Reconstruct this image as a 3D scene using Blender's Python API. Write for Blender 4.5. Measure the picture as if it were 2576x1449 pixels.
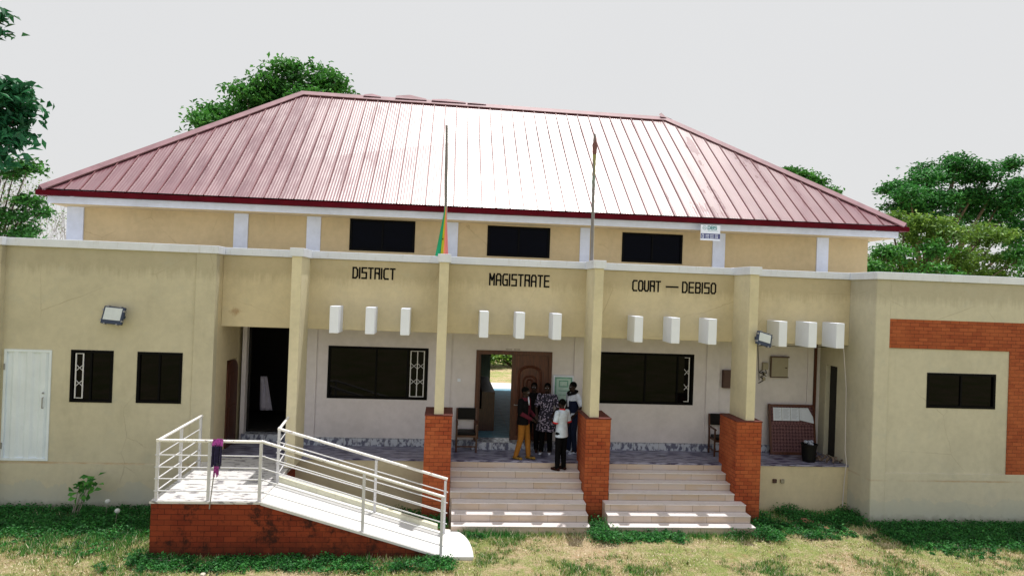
import bpy, bmesh, math, random
import numpy as np
from mathutils import Vector, Matrix
R = math.radians
random.seed(7)
S = bpy.context.scene
for o in list(bpy.data.objects): bpy.data.objects.remove(o)
COL = S.collection

# ------------------------------------------------------------------ camera
YAW, PIT, ROL, CAMH = R(5.24), R(.324), R(2.094), 5.05
cd = bpy.data.cameras.new('camera'); cam = bpy.data.objects.new('camera', cd); COL.objects.link(cam)
cd.sensor_width = 36; cd.lens = 1745.4 / 2576 * 36; cd.clip_start = .1; cd.clip_end = 2000
d = Vector((math.sin(YAW) * math.cos(PIT), math.cos(YAW) * math.cos(PIT), math.sin(PIT)))
r = Vector((math.cos(YAW), -math.sin(YAW), 0)); u = r.cross(d)
cr = r * math.cos(ROL) + u * math.sin(ROL); cu = u * math.cos(ROL) - r * math.sin(ROL)
cam.matrix_world = Matrix(((cr.x, cu.x, -d.x, 0), (cr.y, cu.y, -d.y, 0), (cr.z, cu.z, -d.z, CAMH), (0, 0, 0, 1)))
S.camera = cam

# ------------------------------------------------------------------ world, sun, exposure
SUN = Vector((.60, 1.40, 5.9)).normalized()
w = bpy.data.worlds.new('World'); S.world = w; w.use_nodes = True
nt = w.node_tree; nt.nodes.clear()
sky = nt.nodes.new('ShaderNodeTexSky'); sky.sky_type = 'NISHITA'; sky.sun_disc = False
sky.sun_elevation = math.asin(SUN.z); sky.sun_rotation = math.atan2(SUN.x, SUN.y); sky.dust_density = 3
b1 = nt.nodes.new('ShaderNodeBackground'); b1.inputs[1].default_value = .1
nt.links.new(sky.outputs[0], b1.inputs[0])
tc = nt.nodes.new('ShaderNodeTexCoord'); nz = nt.nodes.new('ShaderNodeTexNoise')
nz.inputs['Scale'].default_value = 1.6; nz.inputs['Detail'].default_value = 4
nt.links.new(tc.outputs['Generated'], nz.inputs['Vector'])
rp = nt.nodes.new('ShaderNodeValToRGB'); rp.color_ramp.elements[0].position = .3; rp.color_ramp.elements[1].position = .7
rp.color_ramp.elements[0].color = (.79, .79, .79, 1); rp.color_ramp.elements[1].color = (.81, .81, .808, 1)
nt.links.new(nz.outputs['Fac'], rp.inputs[0])
b2 = nt.nodes.new('ShaderNodeBackground'); nt.links.new(rp.outputs[0], b2.inputs[0])
ms = nt.nodes.new('ShaderNodeMixShader'); ms.inputs[0].default_value = .92
nt.links.new(b1.outputs[0], ms.inputs[1]); nt.links.new(b2.outputs[0], ms.inputs[2])
wo = nt.nodes.new('ShaderNodeOutputWorld'); nt.links.new(ms.outputs[0], wo.inputs[0])
sl = bpy.data.lights.new('sun', 'SUN'); sl.energy = 5.0; sl.angle = R(.6); sl.color = (1, .96, .9)
so = bpy.data.objects.new('sun', sl); COL.objects.link(so); so.rotation_euler = SUN.to_track_quat('Z', 'Y').to_euler()
S.view_settings.view_transform = 'Standard'; S.view_settings.look = 'None'
S.view_settings.exposure = 0; S.view_settings.gamma = 1
S.cycles.max_bounces = 8

# ------------------------------------------------------------------ node helpers
class N:
    def __init__(s, name):
        s.m = bpy.data.materials.new(name); s.m.use_nodes = True; s.t = s.m.node_tree
        s.b = s.t.nodes['Principled BSDF']; s.o = s.t.nodes['Material Output']
    def n(s, typ, **kw):
        x = s.t.nodes.new('ShaderNode' + typ)
        for k, v in kw.items():
            if hasattr(x, k): setattr(x, k, v)
            else: x.inputs[k.replace('_', ' ')].default_value = v
        return x
    def l(s, a, b): s.t.links.new(a, b)
    def obj(s, scale=(1, 1, 1)):
        g = s.n('TexCoord'); mp = s.n('Mapping'); mp.inputs['Scale'].default_value = scale
        s.l(g.outputs['Object'], mp.inputs[0]); return mp.outputs[0]
    def noise(s, scale, detail=4, vec=None, rough=.6):
        x = s.n('TexNoise'); x.inputs['Scale'].default_value = scale; x.inputs['Detail'].default_value = detail
        x.inputs['Roughness'].default_value = rough
        s.l(vec or s.obj(), x.inputs['Vector']); return x.outputs['Fac']
    def ramp(s, fac, stops, const=False):
        x = s.n('ValToRGB'); cr = x.color_ramp
        while len(cr.elements) < len(stops): cr.elements.new(.5)
        for e, (p, c) in zip(cr.elements, stops):
            e.position = p; e.color = (*c, 1) if not isinstance(c, (int, float)) else (c, c, c, 1)
        if const: cr.interpolation = 'CONSTANT'
        s.l(fac, x.inputs[0]); return x.outputs[0]
    def mix(s, fac, a, b, mode='MIX'):
        x = s.n('MixRGB', blend_type=mode)
        for i, v in enumerate((fac, a, b)):
            if isinstance(v, (int, float)): x.inputs[i].default_value = v if i == 0 else (v, v, v, 1)
            elif isinstance(v, tuple): x.inputs[i].default_value = (*v, 1)
            else: s.l(v, x.inputs[i])
        return x.outputs[0]
    def math(s, op, a, b=0.):
        x = s.n('Math', operation=op)
        for i, v in enumerate((a, b)):
            if isinstance(v, (int, float)): x.inputs[i].default_value = v
            else: s.l(v, x.inputs[i])
        return x.outputs[0]
    def boxuv(s):
        """coordinates lying in the face: (x or y, z) on walls, (x, y) on tops"""
        g = s.n('TexCoord'); sp = s.n('SeparateXYZ'); s.l(g.outputs['Object'], sp.inputs[0])
        ge = s.n('NewGeometry'); sn = s.n('SeparateXYZ'); s.l(ge.outputs['True Normal'], sn.inputs[0])
        ax = s.math('GREATER_THAN', s.math('ABSOLUTE', sn.outputs[0]), .7)
        az = s.math('GREATER_THAN', s.math('ABSOLUTE', sn.outputs[2]), .7)
        def sel(f, a, b): return s.math('ADD', s.math('MULTIPLY', f, b), s.math('MULTIPLY', s.math('SUBTRACT', 1., f), a))
        c = s.n('CombineXYZ'); s.l(sel(ax, sp.outputs[0], sp.outputs[1]), c.inputs[0]); s.l(sel(az, sp.outputs[2], sp.outputs[1]), c.inputs[1])
        return c.outputs[0]
    def fin(s, col=None, rough=.8, metal=0., bump=None, bs=.3, bd=.01, spec=None):
        if isinstance(col, tuple): s.b.inputs['Base Color'].default_value = (*col, 1)
        elif col is not None: s.l(col, s.b.inputs['Base Color'])
        if isinstance(rough, (int, float)): s.b.inputs['Roughness'].default_value = rough
        else: s.l(rough, s.b.inputs['Roughness'])
        s.b.inputs['Metallic'].default_value = metal
        if spec is not None: s.b.inputs['Specular IOR Level'].default_value = spec
        if bump is not None:
            x = s.n('Bump'); x.inputs['Strength'].default_value = bs; x.inputs['Distance'].default_value = bd
            s.l(bump, x.inputs['Height']); s.l(x.outputs[0], s.b.inputs['Normal'])
        return s.m

def m_plaster(name, c, stain=True, low=None):
    n = N(name); p = n.obj()
    a = n.noise(.9, 5, p); b = n.noise(7, 6, p)
    k = [tuple(v * f for v in c) for f in (.84, 1.0, 1.08)]
    col = n.ramp(a, [(.3, k[0]), (.5, k[1]), (.72, k[2])])
    col = n.mix(.35, col, n.ramp(b, [(.35, tuple(v * .86 for v in c)), (.65, tuple(min(1, v * 1.08) for v in c))]))
    if stain:   # vertical rain streaks and grey blotches
        st = n.noise(1, 6, n.obj((2.6, 2.6, .6)), .7)
        col = n.mix(n.ramp(st, [(.56, 0.), (.85, .32)]), col, (c[0] * .55, c[1] * .55, c[2] * .5))
        spz = n.n('SeparateXYZ'); gz_ = n.n('TexCoord'); n.l(gz_.outputs['Object'], spz.inputs[0])
        dp = n.math('ADD', n.math('SUBTRACT', 5.66, spz.outputs[2]), n.math('MULTIPLY', n.noise(1, 6, n.obj((7, 7, .5)), .75), -.75))
        col = n.mix(n.math('MULTIPLY', n.ramp(dp, [(.0, .32), (.22, 0.)]), n.math('LESS_THAN', spz.outputs[2], 5.66)), col, (c[0] * .42, c[1] * .38, c[2] * .32))
        rx = n.math('MULTIPLY', n.math('ABSOLUTE', n.math('ADD', spz.outputs[0], 6.98)), 2.2); rz_ = n.math('MULTIPLY', n.math('ABSOLUTE', n.math('SUBTRACT', spz.outputs[2], 4.38)), 3.)
        rr = n.math('ADD', n.math('SUBTRACT', n.math('ADD', rx, rz_), .25), n.math('MULTIPLY', n.noise(9, 6, n.obj((1.6, 1, .4)), .9), 1.3))
        col = n.mix(n.ramp(rr, [(.50, .5), (.80, 0.)]), col, (.24, .09, .02))
        crk = n.n('TexVoronoi', feature='DISTANCE_TO_EDGE'); crk.inputs['Scale'].default_value = .55; wv_ = n.mix(.12, p, n.noise(2, 5, p)); n.l(wv_, crk.inputs['Vector'])
        col = n.mix(n.math('MULTIPLY', n.ramp(crk.outputs['Distance'], [(.0, .5), (.004, 0.)]), n.ramp(n.noise(.7, 3, p), [(.5, 0.), (.6, 1.)])), col, (c[0] * .5, c[1] * .45, c[2] * .4))
        bl = n.noise(2.3, 7, p, .72)
        col = n.mix(n.ramp(bl, [(.55, 0.), (.70, .3)]), col, (c[0] * .78, c[1] * .85, c[2] * .95))
    if low is not None:    # damp, greyed foot of the wall
        sp = n.n('SeparateXYZ'); g = n.n('TexCoord'); n.l(g.outputs['Object'], sp.inputs[0])
        h = n.math('ADD', sp.outputs[2], n.math('MULTIPLY', n.noise(1.7, 6, n.obj((1, 1, .6))), .9))
        col = n.mix(n.ramp(h, [(.55, .75), (1.0, .35), (1.55, 0.)]), col, low)
        hz = n.math('ABSOLUTE', n.math('SUBTRACT', n.math('ADD', sp.outputs[2], n.math('MULTIPLY', n.noise(5, 5, p), .03)), 1.045))
        col = n.mix(n.math('MULTIPLY', n.ramp(hz, [(.0, .8), (.03, 0.)]), n.ramp(n.noise(1.1, 4, p), [(.4, 0.), (.6, .8)])), col, (.36, .20, .08))
        h2 = n.math('ADD', sp.outputs[2], n.math('MULTIPLY', n.noise(6, 5, p), .35))
        col = n.mix(n.ramp(h2, [(.18, .6), (.42, 0.)]), col, (.10, .075, .04))
    return n.fin(col, .93, bump=n.noise(60, 5, p), bs=.35, bd=.006, spec=.25)
def m_brick(name, c1, c2, dark=True, w_=.21, h_=.098):
    n = N(name); uv = n.boxuv()
    br = n.n('TexBrick'); n.l(uv, br.inputs['Vector'])
    br.inputs['Scale'].default_value = 1; br.inputs['Brick Width'].default_value = w_; br.inputs['Row Height'].default_value = h_
    br.inputs['Mortar Size'].default_value = .006; br.inputs['Mortar Smooth'].default_value = .5; br.inputs['Bias'].default_value = -.1
    br.inputs['Color1'].default_value = (*c1, 1); br.inputs['Color2'].default_value = (*c2, 1)
    br.inputs['Mortar'].default_value = (c1[0] * .22, c1[1] * .3, c1[2] * .4, 1)
    col = br.outputs['Color']
    col = n.mix(n.ramp(n.noise(1.6, 5), [(.35, .0), (.65, .45)]), col, (c2[0] * 1.25, c2[1] * 1.5, c2[2] * 1.4))
    if dark:
        bl = n.noise(2.2, 8, rough=.75)
        col = n.mix(n.ramp(bl, [(.52, 0.), (.62, .85)]), col, (.02, .008, .006))
    sp = n.n('SeparateXYZ'); g = n.n('TexCoord'); n.l(g.outputs['Object'], sp.inputs[0])
    h2 = n.math('ADD', sp.outputs[2], n.math('MULTIPLY', n.noise(4, 5), .5))
    col = n.mix(n.ramp(h2, [(.25, .75), (.6, 0.)]), col, (.03, .014, .008))
    hb = n.mix(.25, br.outputs['Fac'], n.noise(50, 4))
    inv = n.math('SUBTRACT', 1., hb)
    return n.fin(col, .82, bump=inv, bs=.6, bd=.012, spec=.25)
def m_plain(name, c, rough=.6, metal=0., var=.12, scale=8, bump=0, spec=None, streak=None):
    n = N(name); f = n.noise(scale, 5)
    col = n.ramp(f, [(.3, tuple(v * (1 - var) for v in c)), (.7, tuple(min(1, v * (1 + var)) for v in c))])
    if streak: col = n.mix(n.ramp(n.noise(3, 6, n.obj((4, 4, 1)), .7), [(.55, 0.), (.75, .6)]), col, streak)
    return n.fin(col, rough, metal, bump=n.noise(scale * 6, 3) if bump else None, bs=bump or .1, spec=spec)

CREAM = (.61, .53, .36)
M = {}
M['cream'] = m_plaster('cream_plaster', CREAM)
M['cream_wing'] = m_plaster('wing_plaster', (.54, .50, .375), low=(.40, .43, .40))
M['cream_wing_r'] = m_plaster('right_wing_plaster', (.555, .525, .42), low=(.42, .45, .40))
M['cream_up'] = m_plaster('upper_plaster', (.58, .455, .265))
M['cream_col'] = m_plaster('column_plaster', (.66, .60, .43), stain=False)
M['lilac'] = m_plaster('pale_plaster', (.645, .61, .635), stain=False)
M['white'] = m_plaster('white_masonry_paint', (.70, .75, .88), stain=False)
M['capw'] = m_plain('weathered_white_paint', (.70, .745, .86), .8, var=.06, scale=3, streak=(.50, .50, .50))
M['fin'] = m_plain('white_fin_paint', (.80, .85, .98), .7, var=.02, scale=4)
M['brick'] = m_brick('ramp_brick', (.165, .024, .010), (.25, .042, .016), w_=.235, h_=.1)
M['brick_pier'] = m_brick('pier_brick', (.28, .050, .018), (.40, .095, .034), dark=False, w_=.19, h_=.085)
M['brick_band'] = m_brick('wing_brick', (.25, .050, .020), (.37, .092, .036), dark=False, w_=.22, h_=.085)
M['black'] = m_plain('black_frame', (.0025, .0025, .003), .6, var=.3, spec=.08)
M['black_paint'] = m_plain('black_letter_paint', (.003, .003, .004), .7, spec=.1)
M['glass'] = N('dark_window_glass').fin((.0015, .0015, .002), .03, spec=.10)
M['glass_up'] = N('blue_black_window_glass').fin((.0015, .002, .005), .05, spec=.05)
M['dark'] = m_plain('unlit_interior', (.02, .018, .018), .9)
M['gutter'] = m_plain('maroon_gutter', (.085, .002, .008), .6, var=.25, scale=2, spec=.08)
M['railw'] = m_plain('white_rail_paint', (.62, .62, .65), .5, var=.05, scale=20, streak=(.45, .43, .42))
M['railtop'] = m_plain('flaking_rail_paint', (.80, .79, .78), .5, var=.04, scale=20)
n = N('flaking_top_rail'); f = n.noise(9, 8, n.obj((1, 1, 2)), .8)
M['railtop'] = n.fin(n.mix(n.ramp(f, [(.56, 0.), (.62, 1.)]), (.80, .79, .78), (.24, .19, .17)), .55)
M['wood'] = None
n = N('brown_door_wood'); f = n.noise(3, 8, n.obj((14, 14, 1.2)))
M['wood'] = n.fin(n.ramp(f, [(.3, (.035, .009, .004)), (.55, (.085, .022, .009)), (.75, (.14, .042, .016))]), .5, bump=f, bs=.2)
n = N('dark_chair_wood'); f = n.noise(3, 8, n.obj((10, 10, 2)))
M['chairwood'] = n.fin(n.ramp(f, [(.3, (.03, .010, .006)), (.7, (.10, .032, .015))]), .4)
M['vinyl'] = m_plain('black_vinyl', (.006, .006, .007), .5, spec=.15)
M['metal_door'] = m_plain('pale_blue_door_paint', (.70, .78, .86), .5, var=.06, scale=2, streak=(.60, .68, .76))
M['grey_metal'] = m_plain('grey_metal', (.30, .30, .31), .4, .6)
M['lampbody'] = m_plain('navy_lamp_casing', (.02, .035, .08), .45)
M['lampglass'] = m_plain('lamp_diffuser', (.62, .68, .72), .12, var=.05)
M['beige_box'] = m_plain('beige_enclosure', (.30, .27, .20), .5, var=.06)
M['rust'] = m_plain('brown_steel', (.07, .032, .024), .6); M['coping'] = m_plain('shade_maroon_coping', (.11, .022, .016), .8, var=.3, scale=5)  # coping: shade on the pier tops painted in as a darker maroon
M['paper'] = m_plain('printed_paper', (.62, .68, .80), .8, var=.05, scale=30)
M['skirt'] = None

def m_floor(name, base, mark, tile=.4, rough=.25, dens=(.47, .56), stretch=(2.0, 9.0), gap=(.2, .2, .22), floorz=None):
    n = N(name); uv = n.boxuv()
    mp = n.n('Mapping'); mp.inputs['Scale'].default_value = (*stretch, 1); n.l(uv, mp.inputs[0])
    f = n.noise(1.5, 3, mp.outputs[0], .5)
    col = n.mix(n.ramp(f, [(dens[0], 0.), (dens[1], 1.)]), base, mark)
    br = n.n('TexBrick', offset=0.); n.l(uv, br.inputs['Vector']); br.inputs['Scale'].default_value = 1
    br.inputs['Brick Width'].default_value = tile; br.inputs['Row Height'].default_value = tile
    br.inputs['Mortar Size'].default_value = .004; br.inputs['Mortar Smooth'].default_value = .2
    col = n.mix(br.outputs['Fac'], col, gap)
    return n.fin(col, rough, bump=n.math('SUBTRACT', 1., br.outputs['Fac']), bs=.2, bd=.003)
M['floor'] = m_floor('patterned_veranda_tile', (.30, .30, .42), (.055, .05, .11), rough=.3); M['floor'].node_tree.nodes['Principled BSDF'].inputs['Specular IOR Level'].default_value = .2
M['landing'] = m_floor('white_landing_tile', (.62, .61, .61), (.22, .21, .23), tile=.4, rough=.35, dens=(.55, .60), stretch=(3, 8), gap=(.6, .58, .56))
M['hallfloor'] = m_floor('pale_hall_tile', (.19, .38, .50), (.13, .29, .40), tile=.45, rough=.55, stretch=(2, 6)); M['hallfloor'].node_tree.nodes['Principled BSDF'].inputs['Specular IOR Level'].default_value = .05
M['skirt'] = m_floor('marbled_skirting_tile', (.50, .54, .62), (.12, .13, .20), tile=.33, rough=.3, stretch=(7, 4))
n = N('beige_step_tile'); uv = n.boxuv()
br = n.n('TexBrick', offset=.37, offset_frequency=2); n.l(uv, br.inputs['Vector']); br.inputs['Scale'].default_value = 1
br.inputs['Brick Width'].default_value = .62; br.inputs['Row Height'].default_value = .163; br.inputs['Mortar Size'].default_value = .004
br.inputs['Color1'].default_value = (.53, .41, .31, 1); br.inputs['Color2'].default_value = (.58, .48, .42, 1); br.inputs['Mortar'].default_value = (.16, .10, .06, 1)
col = n.mix(n.ramp(n.noise(3, 6, n.obj((1, 1, 4))), [(.45, 0.), (.75, .6)]), br.outputs['Color'], (.52, .48, .50))
M['riser'] = n.fin(col, .5)
M['tread'] = m_plain('pale_tread_tile', (.68, .63, .63), .45, var=.06, scale=4, streak=(.42, .36, .33))
M['kerb'] = m_plain('limewashed_kerb', (.66, .65, .52), .8, var=.1, scale=5, streak=(.38, .37, .28))
M['apron'] = m_plain('white_concrete', (.66, .66, .66), .85, var=.05, scale=3, bump=.2)

# roof sheet: fine corrugations + worn pink-maroon coating
def m_roof(name, axis):
    n = N(name); g = n.n('TexCoord'); sp = n.n('SeparateXYZ'); n.l(g.outputs['Object'], sp.inputs[0])
    wv = n.math('SINE', n.math('MULTIPLY', sp.outputs[axis], 2 * math.pi / .071))
    a = n.noise(1.1, 6, n.obj((2.4, .5, .5) if axis == 0 else (.5, 2.4, .5)), .65)
    col = n.ramp(a, [(.3, (.15, .052, .072)), (.52, (.185, .070, .092)), (.75, (.235, .10, .125))])
    ro = n.ramp(n.noise(.7, 7, n.obj((3.0, .7, .7)), .7), [(.38, .25), (.50, .36), (.62, .50)])
    n.b.inputs['Coat Weight'].default_value = .6; n.b.inputs['Coat Roughness'].default_value = .28; n.b.inputs['Coat IOR'].default_value = 1.7
    return n.fin(col, ro, .0, bump=wv, bs=.35, bd=.004, spec=.95)
M['roof'] = m_roof('maroon_roof_sheet', 0); M['roof_side'] = m_roof('maroon_roof_sheet_side', 1)
M['seam'] = m_plain('roof_seam', (.20, .075, .09), .5, .0)
M['ridge'] = m_plain('ridge_flashing', (.24, .13, .155), .55, .0, var=.2, scale=3, streak=(.32, .22, .22), spec=.3)

# ------------------------------------------------------------------ mesh helpers
def wm(o):
    q = o.matrix_basis.copy()
    while o.parent: o = o.parent; q = o.matrix_basis @ q
    return q
def each(name, mat, parent, bx, bevel=0):
    """one part per box"""
    return [MB().box(*b).build(name, mat, parent, bevel=bevel) for b in bx]
class MB:
    def __init__(s): s.v = []; s.f = []
    def poly(s, pts, faces):
        k = len(s.v); s.v += [tuple(p) for p in pts]; s.f += [tuple(i + k for i in f) for f in faces]; return s
    def box(s, x0, x1, y0, y1, z0, z1, M_=None):
        p = [(x, y, z) for x in (x0, x1) for y in (y0, y1) for z in (z0, z1)]
        if M_ is not None: p = [tuple(M_ @ Vector(q)) for q in p]
        return s.poly(p, [(0, 1, 3, 2), (4, 6, 7, 5), (0, 4, 5, 1), (2, 3, 7, 6), (0, 2, 6, 4), (1, 5, 7, 3)])
    def prism(s, pts, axis, a, b):
        """polygon pts in the plane across axis, extruded a..b"""
        def P(q, t): return {'x': (t, q[0], q[1]), 'y': (q[0], t, q[1]), 'z': (q[0], q[1], t)}[axis]
        m = len(pts)
        return s.poly([P(q, a) for q in pts] + [P(q, b) for q in pts],
                      [tuple(range(m)), tuple(range(2 * m - 1, m - 1, -1))] + [(i, i + m, (i + 1) % m + m, (i + 1) % m) for i in range(m)])
    def tube(s, a, b, r0, r1=None, n_=10, cap=True):
        r1 = r0 if r1 is None else r1; a = Vector(a); b = Vector(b); z = (b - a).normalized()
        x = z.orthogonal().normalized(); y = z.cross(x)
        p = [a + (x * math.cos(t) + y * math.sin(t)) * r0 for t in [2 * math.pi * i / n_ for i in range(n_)]]
        p += [b + (x * math.cos(t) + y * math.sin(t)) * r1 for t in [2 * math.pi * i / n_ for i in range(n_)]]
        f = [(i, (i + 1) % n_, (i + 1) % n_ + n_, i + n_) for i in range(n_)]
        if cap: f += [tuple(range(n_ - 1, -1, -1)), tuple(range(n_, 2 * n_))]
        return s.poly(p, f)
    def path(s, pts, r_, n_=8):
        for a, b in zip(pts, pts[1:]): s.tube(a, b, r_, n_=n_)
        return s
    def loft(s, rings, n_=16):
        """rings: (cx,cy,cz,rx,ry) stacked, capped"""
        k = []
        for cx, cy, cz, rx, ry in rings: k += [(cx + rx * math.cos(2 * math.pi * i / n_), cy + ry * math.sin(2 * math.pi * i / n_), cz) for i in range(n_)]
        f = []
        for j in range(len(rings) - 1):
            f += [(j * n_ + i, j * n_ + (i + 1) % n_, (j + 1) * n_ + (i + 1) % n_, (j + 1) * n_ + i) for i in range(n_)]
        f += [tuple(range(n_ - 1, -1, -1)), tuple(range((len(rings) - 1) * n_, len(rings) * n_))]
        return s.poly(k, f)
    def ball(s, c, rx, ry=None, rz=None, seg=14, rg=9):
        ry = rx if ry is None else ry; rz = rx if rz is None else rz
        return s.loft([(c[0], c[1], c[2] + rz * math.sin(t), rx * math.cos(t), ry * math.cos(t)) for t in [math.pi * (i / (rg - 1) - .5) * .985 for i in range(rg)]], seg)
    def wall(s, a0, a1, z0, z1, t0, t1, holes=(), axis='y'):
        """wall in a/z with thickness t0..t1, rectangular holes (a0,a1,z0,z1); only outer faces"""
        A = sorted({a0, a1, *[h[0] for h in holes], *[h[1] for h in holes]}); A = [a for a in A if a0 <= a <= a1]
        Z = sorted({z0, z1, *[h[2] for h in holes], *[h[3] for h in holes]}); Z = [z for z in Z if z0 <= z <= z1]
        def solid(i, j):
            if i < 0 or j < 0 or i >= len(A) - 1 or j >= len(Z) - 1: return False
            a = (A[i] + A[i + 1]) / 2; z = (Z[j] + Z[j + 1]) / 2
            return not any(h[0] < a < h[1] and h[2] < z < h[3] for h in holes)
        def P(a, t, z): return (a, t, z) if axis == 'y' else (t, a, z)
        for i in range(len(A) - 1):
            for j in range(len(Z) - 1):
                if not solid(i, j): continue
                x0, x1, y0, y1 = A[i], A[i + 1], Z[j], Z[j + 1]
                q = [[P(x0, t, y0), P(x1, t, y0), P(x1, t, y1), P(x0, t, y1)] for t in (t0, t1)]
                s.poly(q[0] + q[1], [(0, 1, 2, 3), (7, 6, 5, 4)] + ([] if solid(i, j - 1) else [(0, 4, 5, 1)]) + ([] if solid(i + 1, j) else [(1, 5, 6, 2)])
                       + ([] if solid(i, j + 1) else [(2, 6, 7, 3)]) + ([] if solid(i - 1, j) else [(3, 7, 4, 0)]))
        return s
    def build(s, name, mat, parent=None, smooth=False, bevel=0, clean=True):
        me = bpy.data.meshes.new(name); me.from_pydata(s.v, [], s.f)
        if clean:
            bm = bmesh.new(); bm.from_mesh(me); bmesh.ops.remove_doubles(bm, verts=bm.verts, dist=1e-5)
            bmesh.ops.recalc_face_normals(bm, faces=bm.faces); bm.to_mesh(me); bm.free()
        if smooth: me.shade_smooth()
        o = bpy.data.objects.new(name, me); COL.objects.link(o)
        if mat: me.materials.append(M[mat] if isinstance(mat, str) else mat)
        if parent is not None:
            o.parent = parent
            # parts are written in world metres: shift them to the parent's frame
            me.transform(wm(parent).inverted())
        if bevel:
            b = o.modifiers.new('bevel', 'BEVEL'); b.width = bevel; b.segments = 2; b.limit_method = 'ANGLE'
        return o
def tag(o, label, cat=None, group=None, kind=None):
    o['label'] = label
    if cat: o['category'] = cat
    if group: o['group'] = group
    if kind: o['kind'] = kind
    return o
def thing(name, label, cat, loc=(0, 0, 0), group=None, rz=0):
    o = bpy.data.objects.new(name, None); COL.objects.link(o); o.location = loc; o.rotation_euler = (0, 0, rz)
    o.empty_display_size = .2; o.matrix_basis = Matrix.Translation(loc) @ Matrix.Rotation(rz, 4, 'Z')
    return tag(o, label, cat, group)

# ------------------------------------------------------------------ key levels
ZF, ZB, ZCB, ZCAP = 1.14, 4.04, 5.65, 5.82      # veranda floor, beam bottom, cap bottom, cap top
YL, YR, YBM, YC, YP, YV, YK = 15.756, 15.138, 16.22, 15.30, 15.25, 16.07, 17.38
XL, XR = -5.08, 9.84
B = thing('courthouse', 'long cream courthouse with maroon hipped roof and raised veranda', 'building', (2.2, 18, 0))

# --- left wing
lh = [(-8.02, -7.17, 2.35, 3.45), (-6.65, -5.73, 2.36, 3.445), (-9.38, -8.42, 1.07, 3.44)]
MB().wall(-14, XL, 0, ZCB, YL, YL + .22, lh).build('wall', 'cream_wing', B)
each('pilaster', 'cream_wing', B, [(-5.50, XL + .012, YL - .03, YL + .1, 0, ZCB - .003), (-14, -9.43, YL - .16, YL + .1, 0, ZCB - .003)], .008)
m = MB(); m.box(-9.43, -5.50, YL - .022, YL + .1, 0, 1.02); m.build('plinth', 'cream_wing', B, bevel=.006)
MB().wall(YL + .22, 18.0, 0, ZCB, XL - .2, XL, [(16.75, 17.55, ZF, 3.2)], axis='x').build('wall', 'cream', B)
# --- right wing
MB().wall(XR, 16.5, 0, ZCB, YR + .03, YR + .24, [(11.15, 12.84, 2.73, 3.52)]).build('wall', 'cream_wing_r', B)
m = MB(); m.box(XR - .012, 10.17, YR, YR + .1, 0, ZCB - .003); m.build('pilaster', 'cream_wing_r', B, bevel=.008)
each('plinth', 'cream_wing_r', B, [(10.17, 16.5, YR + .002, YR + .1, 0, 1.20)], .006); each('wall_band', 'cream_wing_r', B, [(10.17, 16.5, YR + .002, YR + .1, 4.75, ZCB - .004)], .006)
m = MB(); m.prism([(10.17, 4.08), (13.17, 4.08), (13.17, 1.20), (16.5, 1.20), (16.5, 4.75), (10.17, 4.75)], 'y', YR + .006, YR + .1)
tag(m.build('brick_band', 'brick_band', B), 'orange red brick band framing the right wing window panel')
MB().wall(YR + .24, 18.0, 0, ZCB, XR, XR + .2, [(16.68, 17.2, ZF, 3.46)], axis='x').build('wall', 'cream_wing_r', B)
m = MB(); m.box(XR - .02, XR + .1, YR + .02, 15.55, 0, ZCB - .005); m.build('pilaster', 'cream_wing_r', B, bevel=.008)
# --- beam, columns, fins
MB().box(XL, XR, YBM, YBM + .2, ZB, ZCB).build('beam', 'cream', B, bevel=.01)
for (x0, x1, zb, nm) in ((-3.37, -3.16, 1.10, 0), (-.21, 0., 2.31, 1), (3.25, 3.46, 2.31, 2), (6.87, 7.08, 2.31, 3)):
    MB().box(x0, x1, YC, YBM + .004, zb, ZCB - .004).build('column', 'cream_col', B, bevel=.01)
    MB().box(x0 - .04, x1 + .04, YC - .05, YBM + .1, ZCB - .004, ZCAP + .006).build('column_cap', 'capw', B, bevel=.006)
m = MB(); m.box(-14, XL + .05, YL - .06, YL + .26, ZCB, ZCAP); m.build('parapet_cap', 'capw', B, bevel=.008)
m = MB(); m.box(-14, -9.40, YL - .21, YL - .05, ZCB - .002, ZCAP + .004); m.build('parapet_cap', 'capw', B, bevel=.008)
m = MB(); m.box(XL - .24, XL + .05, YL + .27, 17.9, ZCB - .001, ZCAP - .002); m.build('parapet_cap', 'capw', B, bevel=.008)
m = MB(); m.box(XL + .055, XR - .055, YBM - .05, YBM + .25, ZCB + .002, ZCAP - .003); m.build('parapet_cap', 'capw', B, bevel=.008)
m = MB(); m.box(XR - .05, 16.5, YR - .05, YR + .28, ZCB, ZCAP); m.build('parapet_cap', 'capw', B, bevel=.008)
m = MB(); m.box(XR - .05, XR + .25, YR + .285, 17.9, ZCB - .001, ZCAP - .002); m.build('parapet_cap', 'capw', B, bevel=.008)
for x0 in (-2.58, -1.80, -1.03, .73, 1.55, 2.39, 4.28, 5.15, 6.03, 7.73, 8.46, 9.14):
    MB().box(x0, x0 + .2, 15.58, YBM + .003, 4.0, 4.595).build('white_fin', 'fin', B, bevel=.01)
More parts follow.
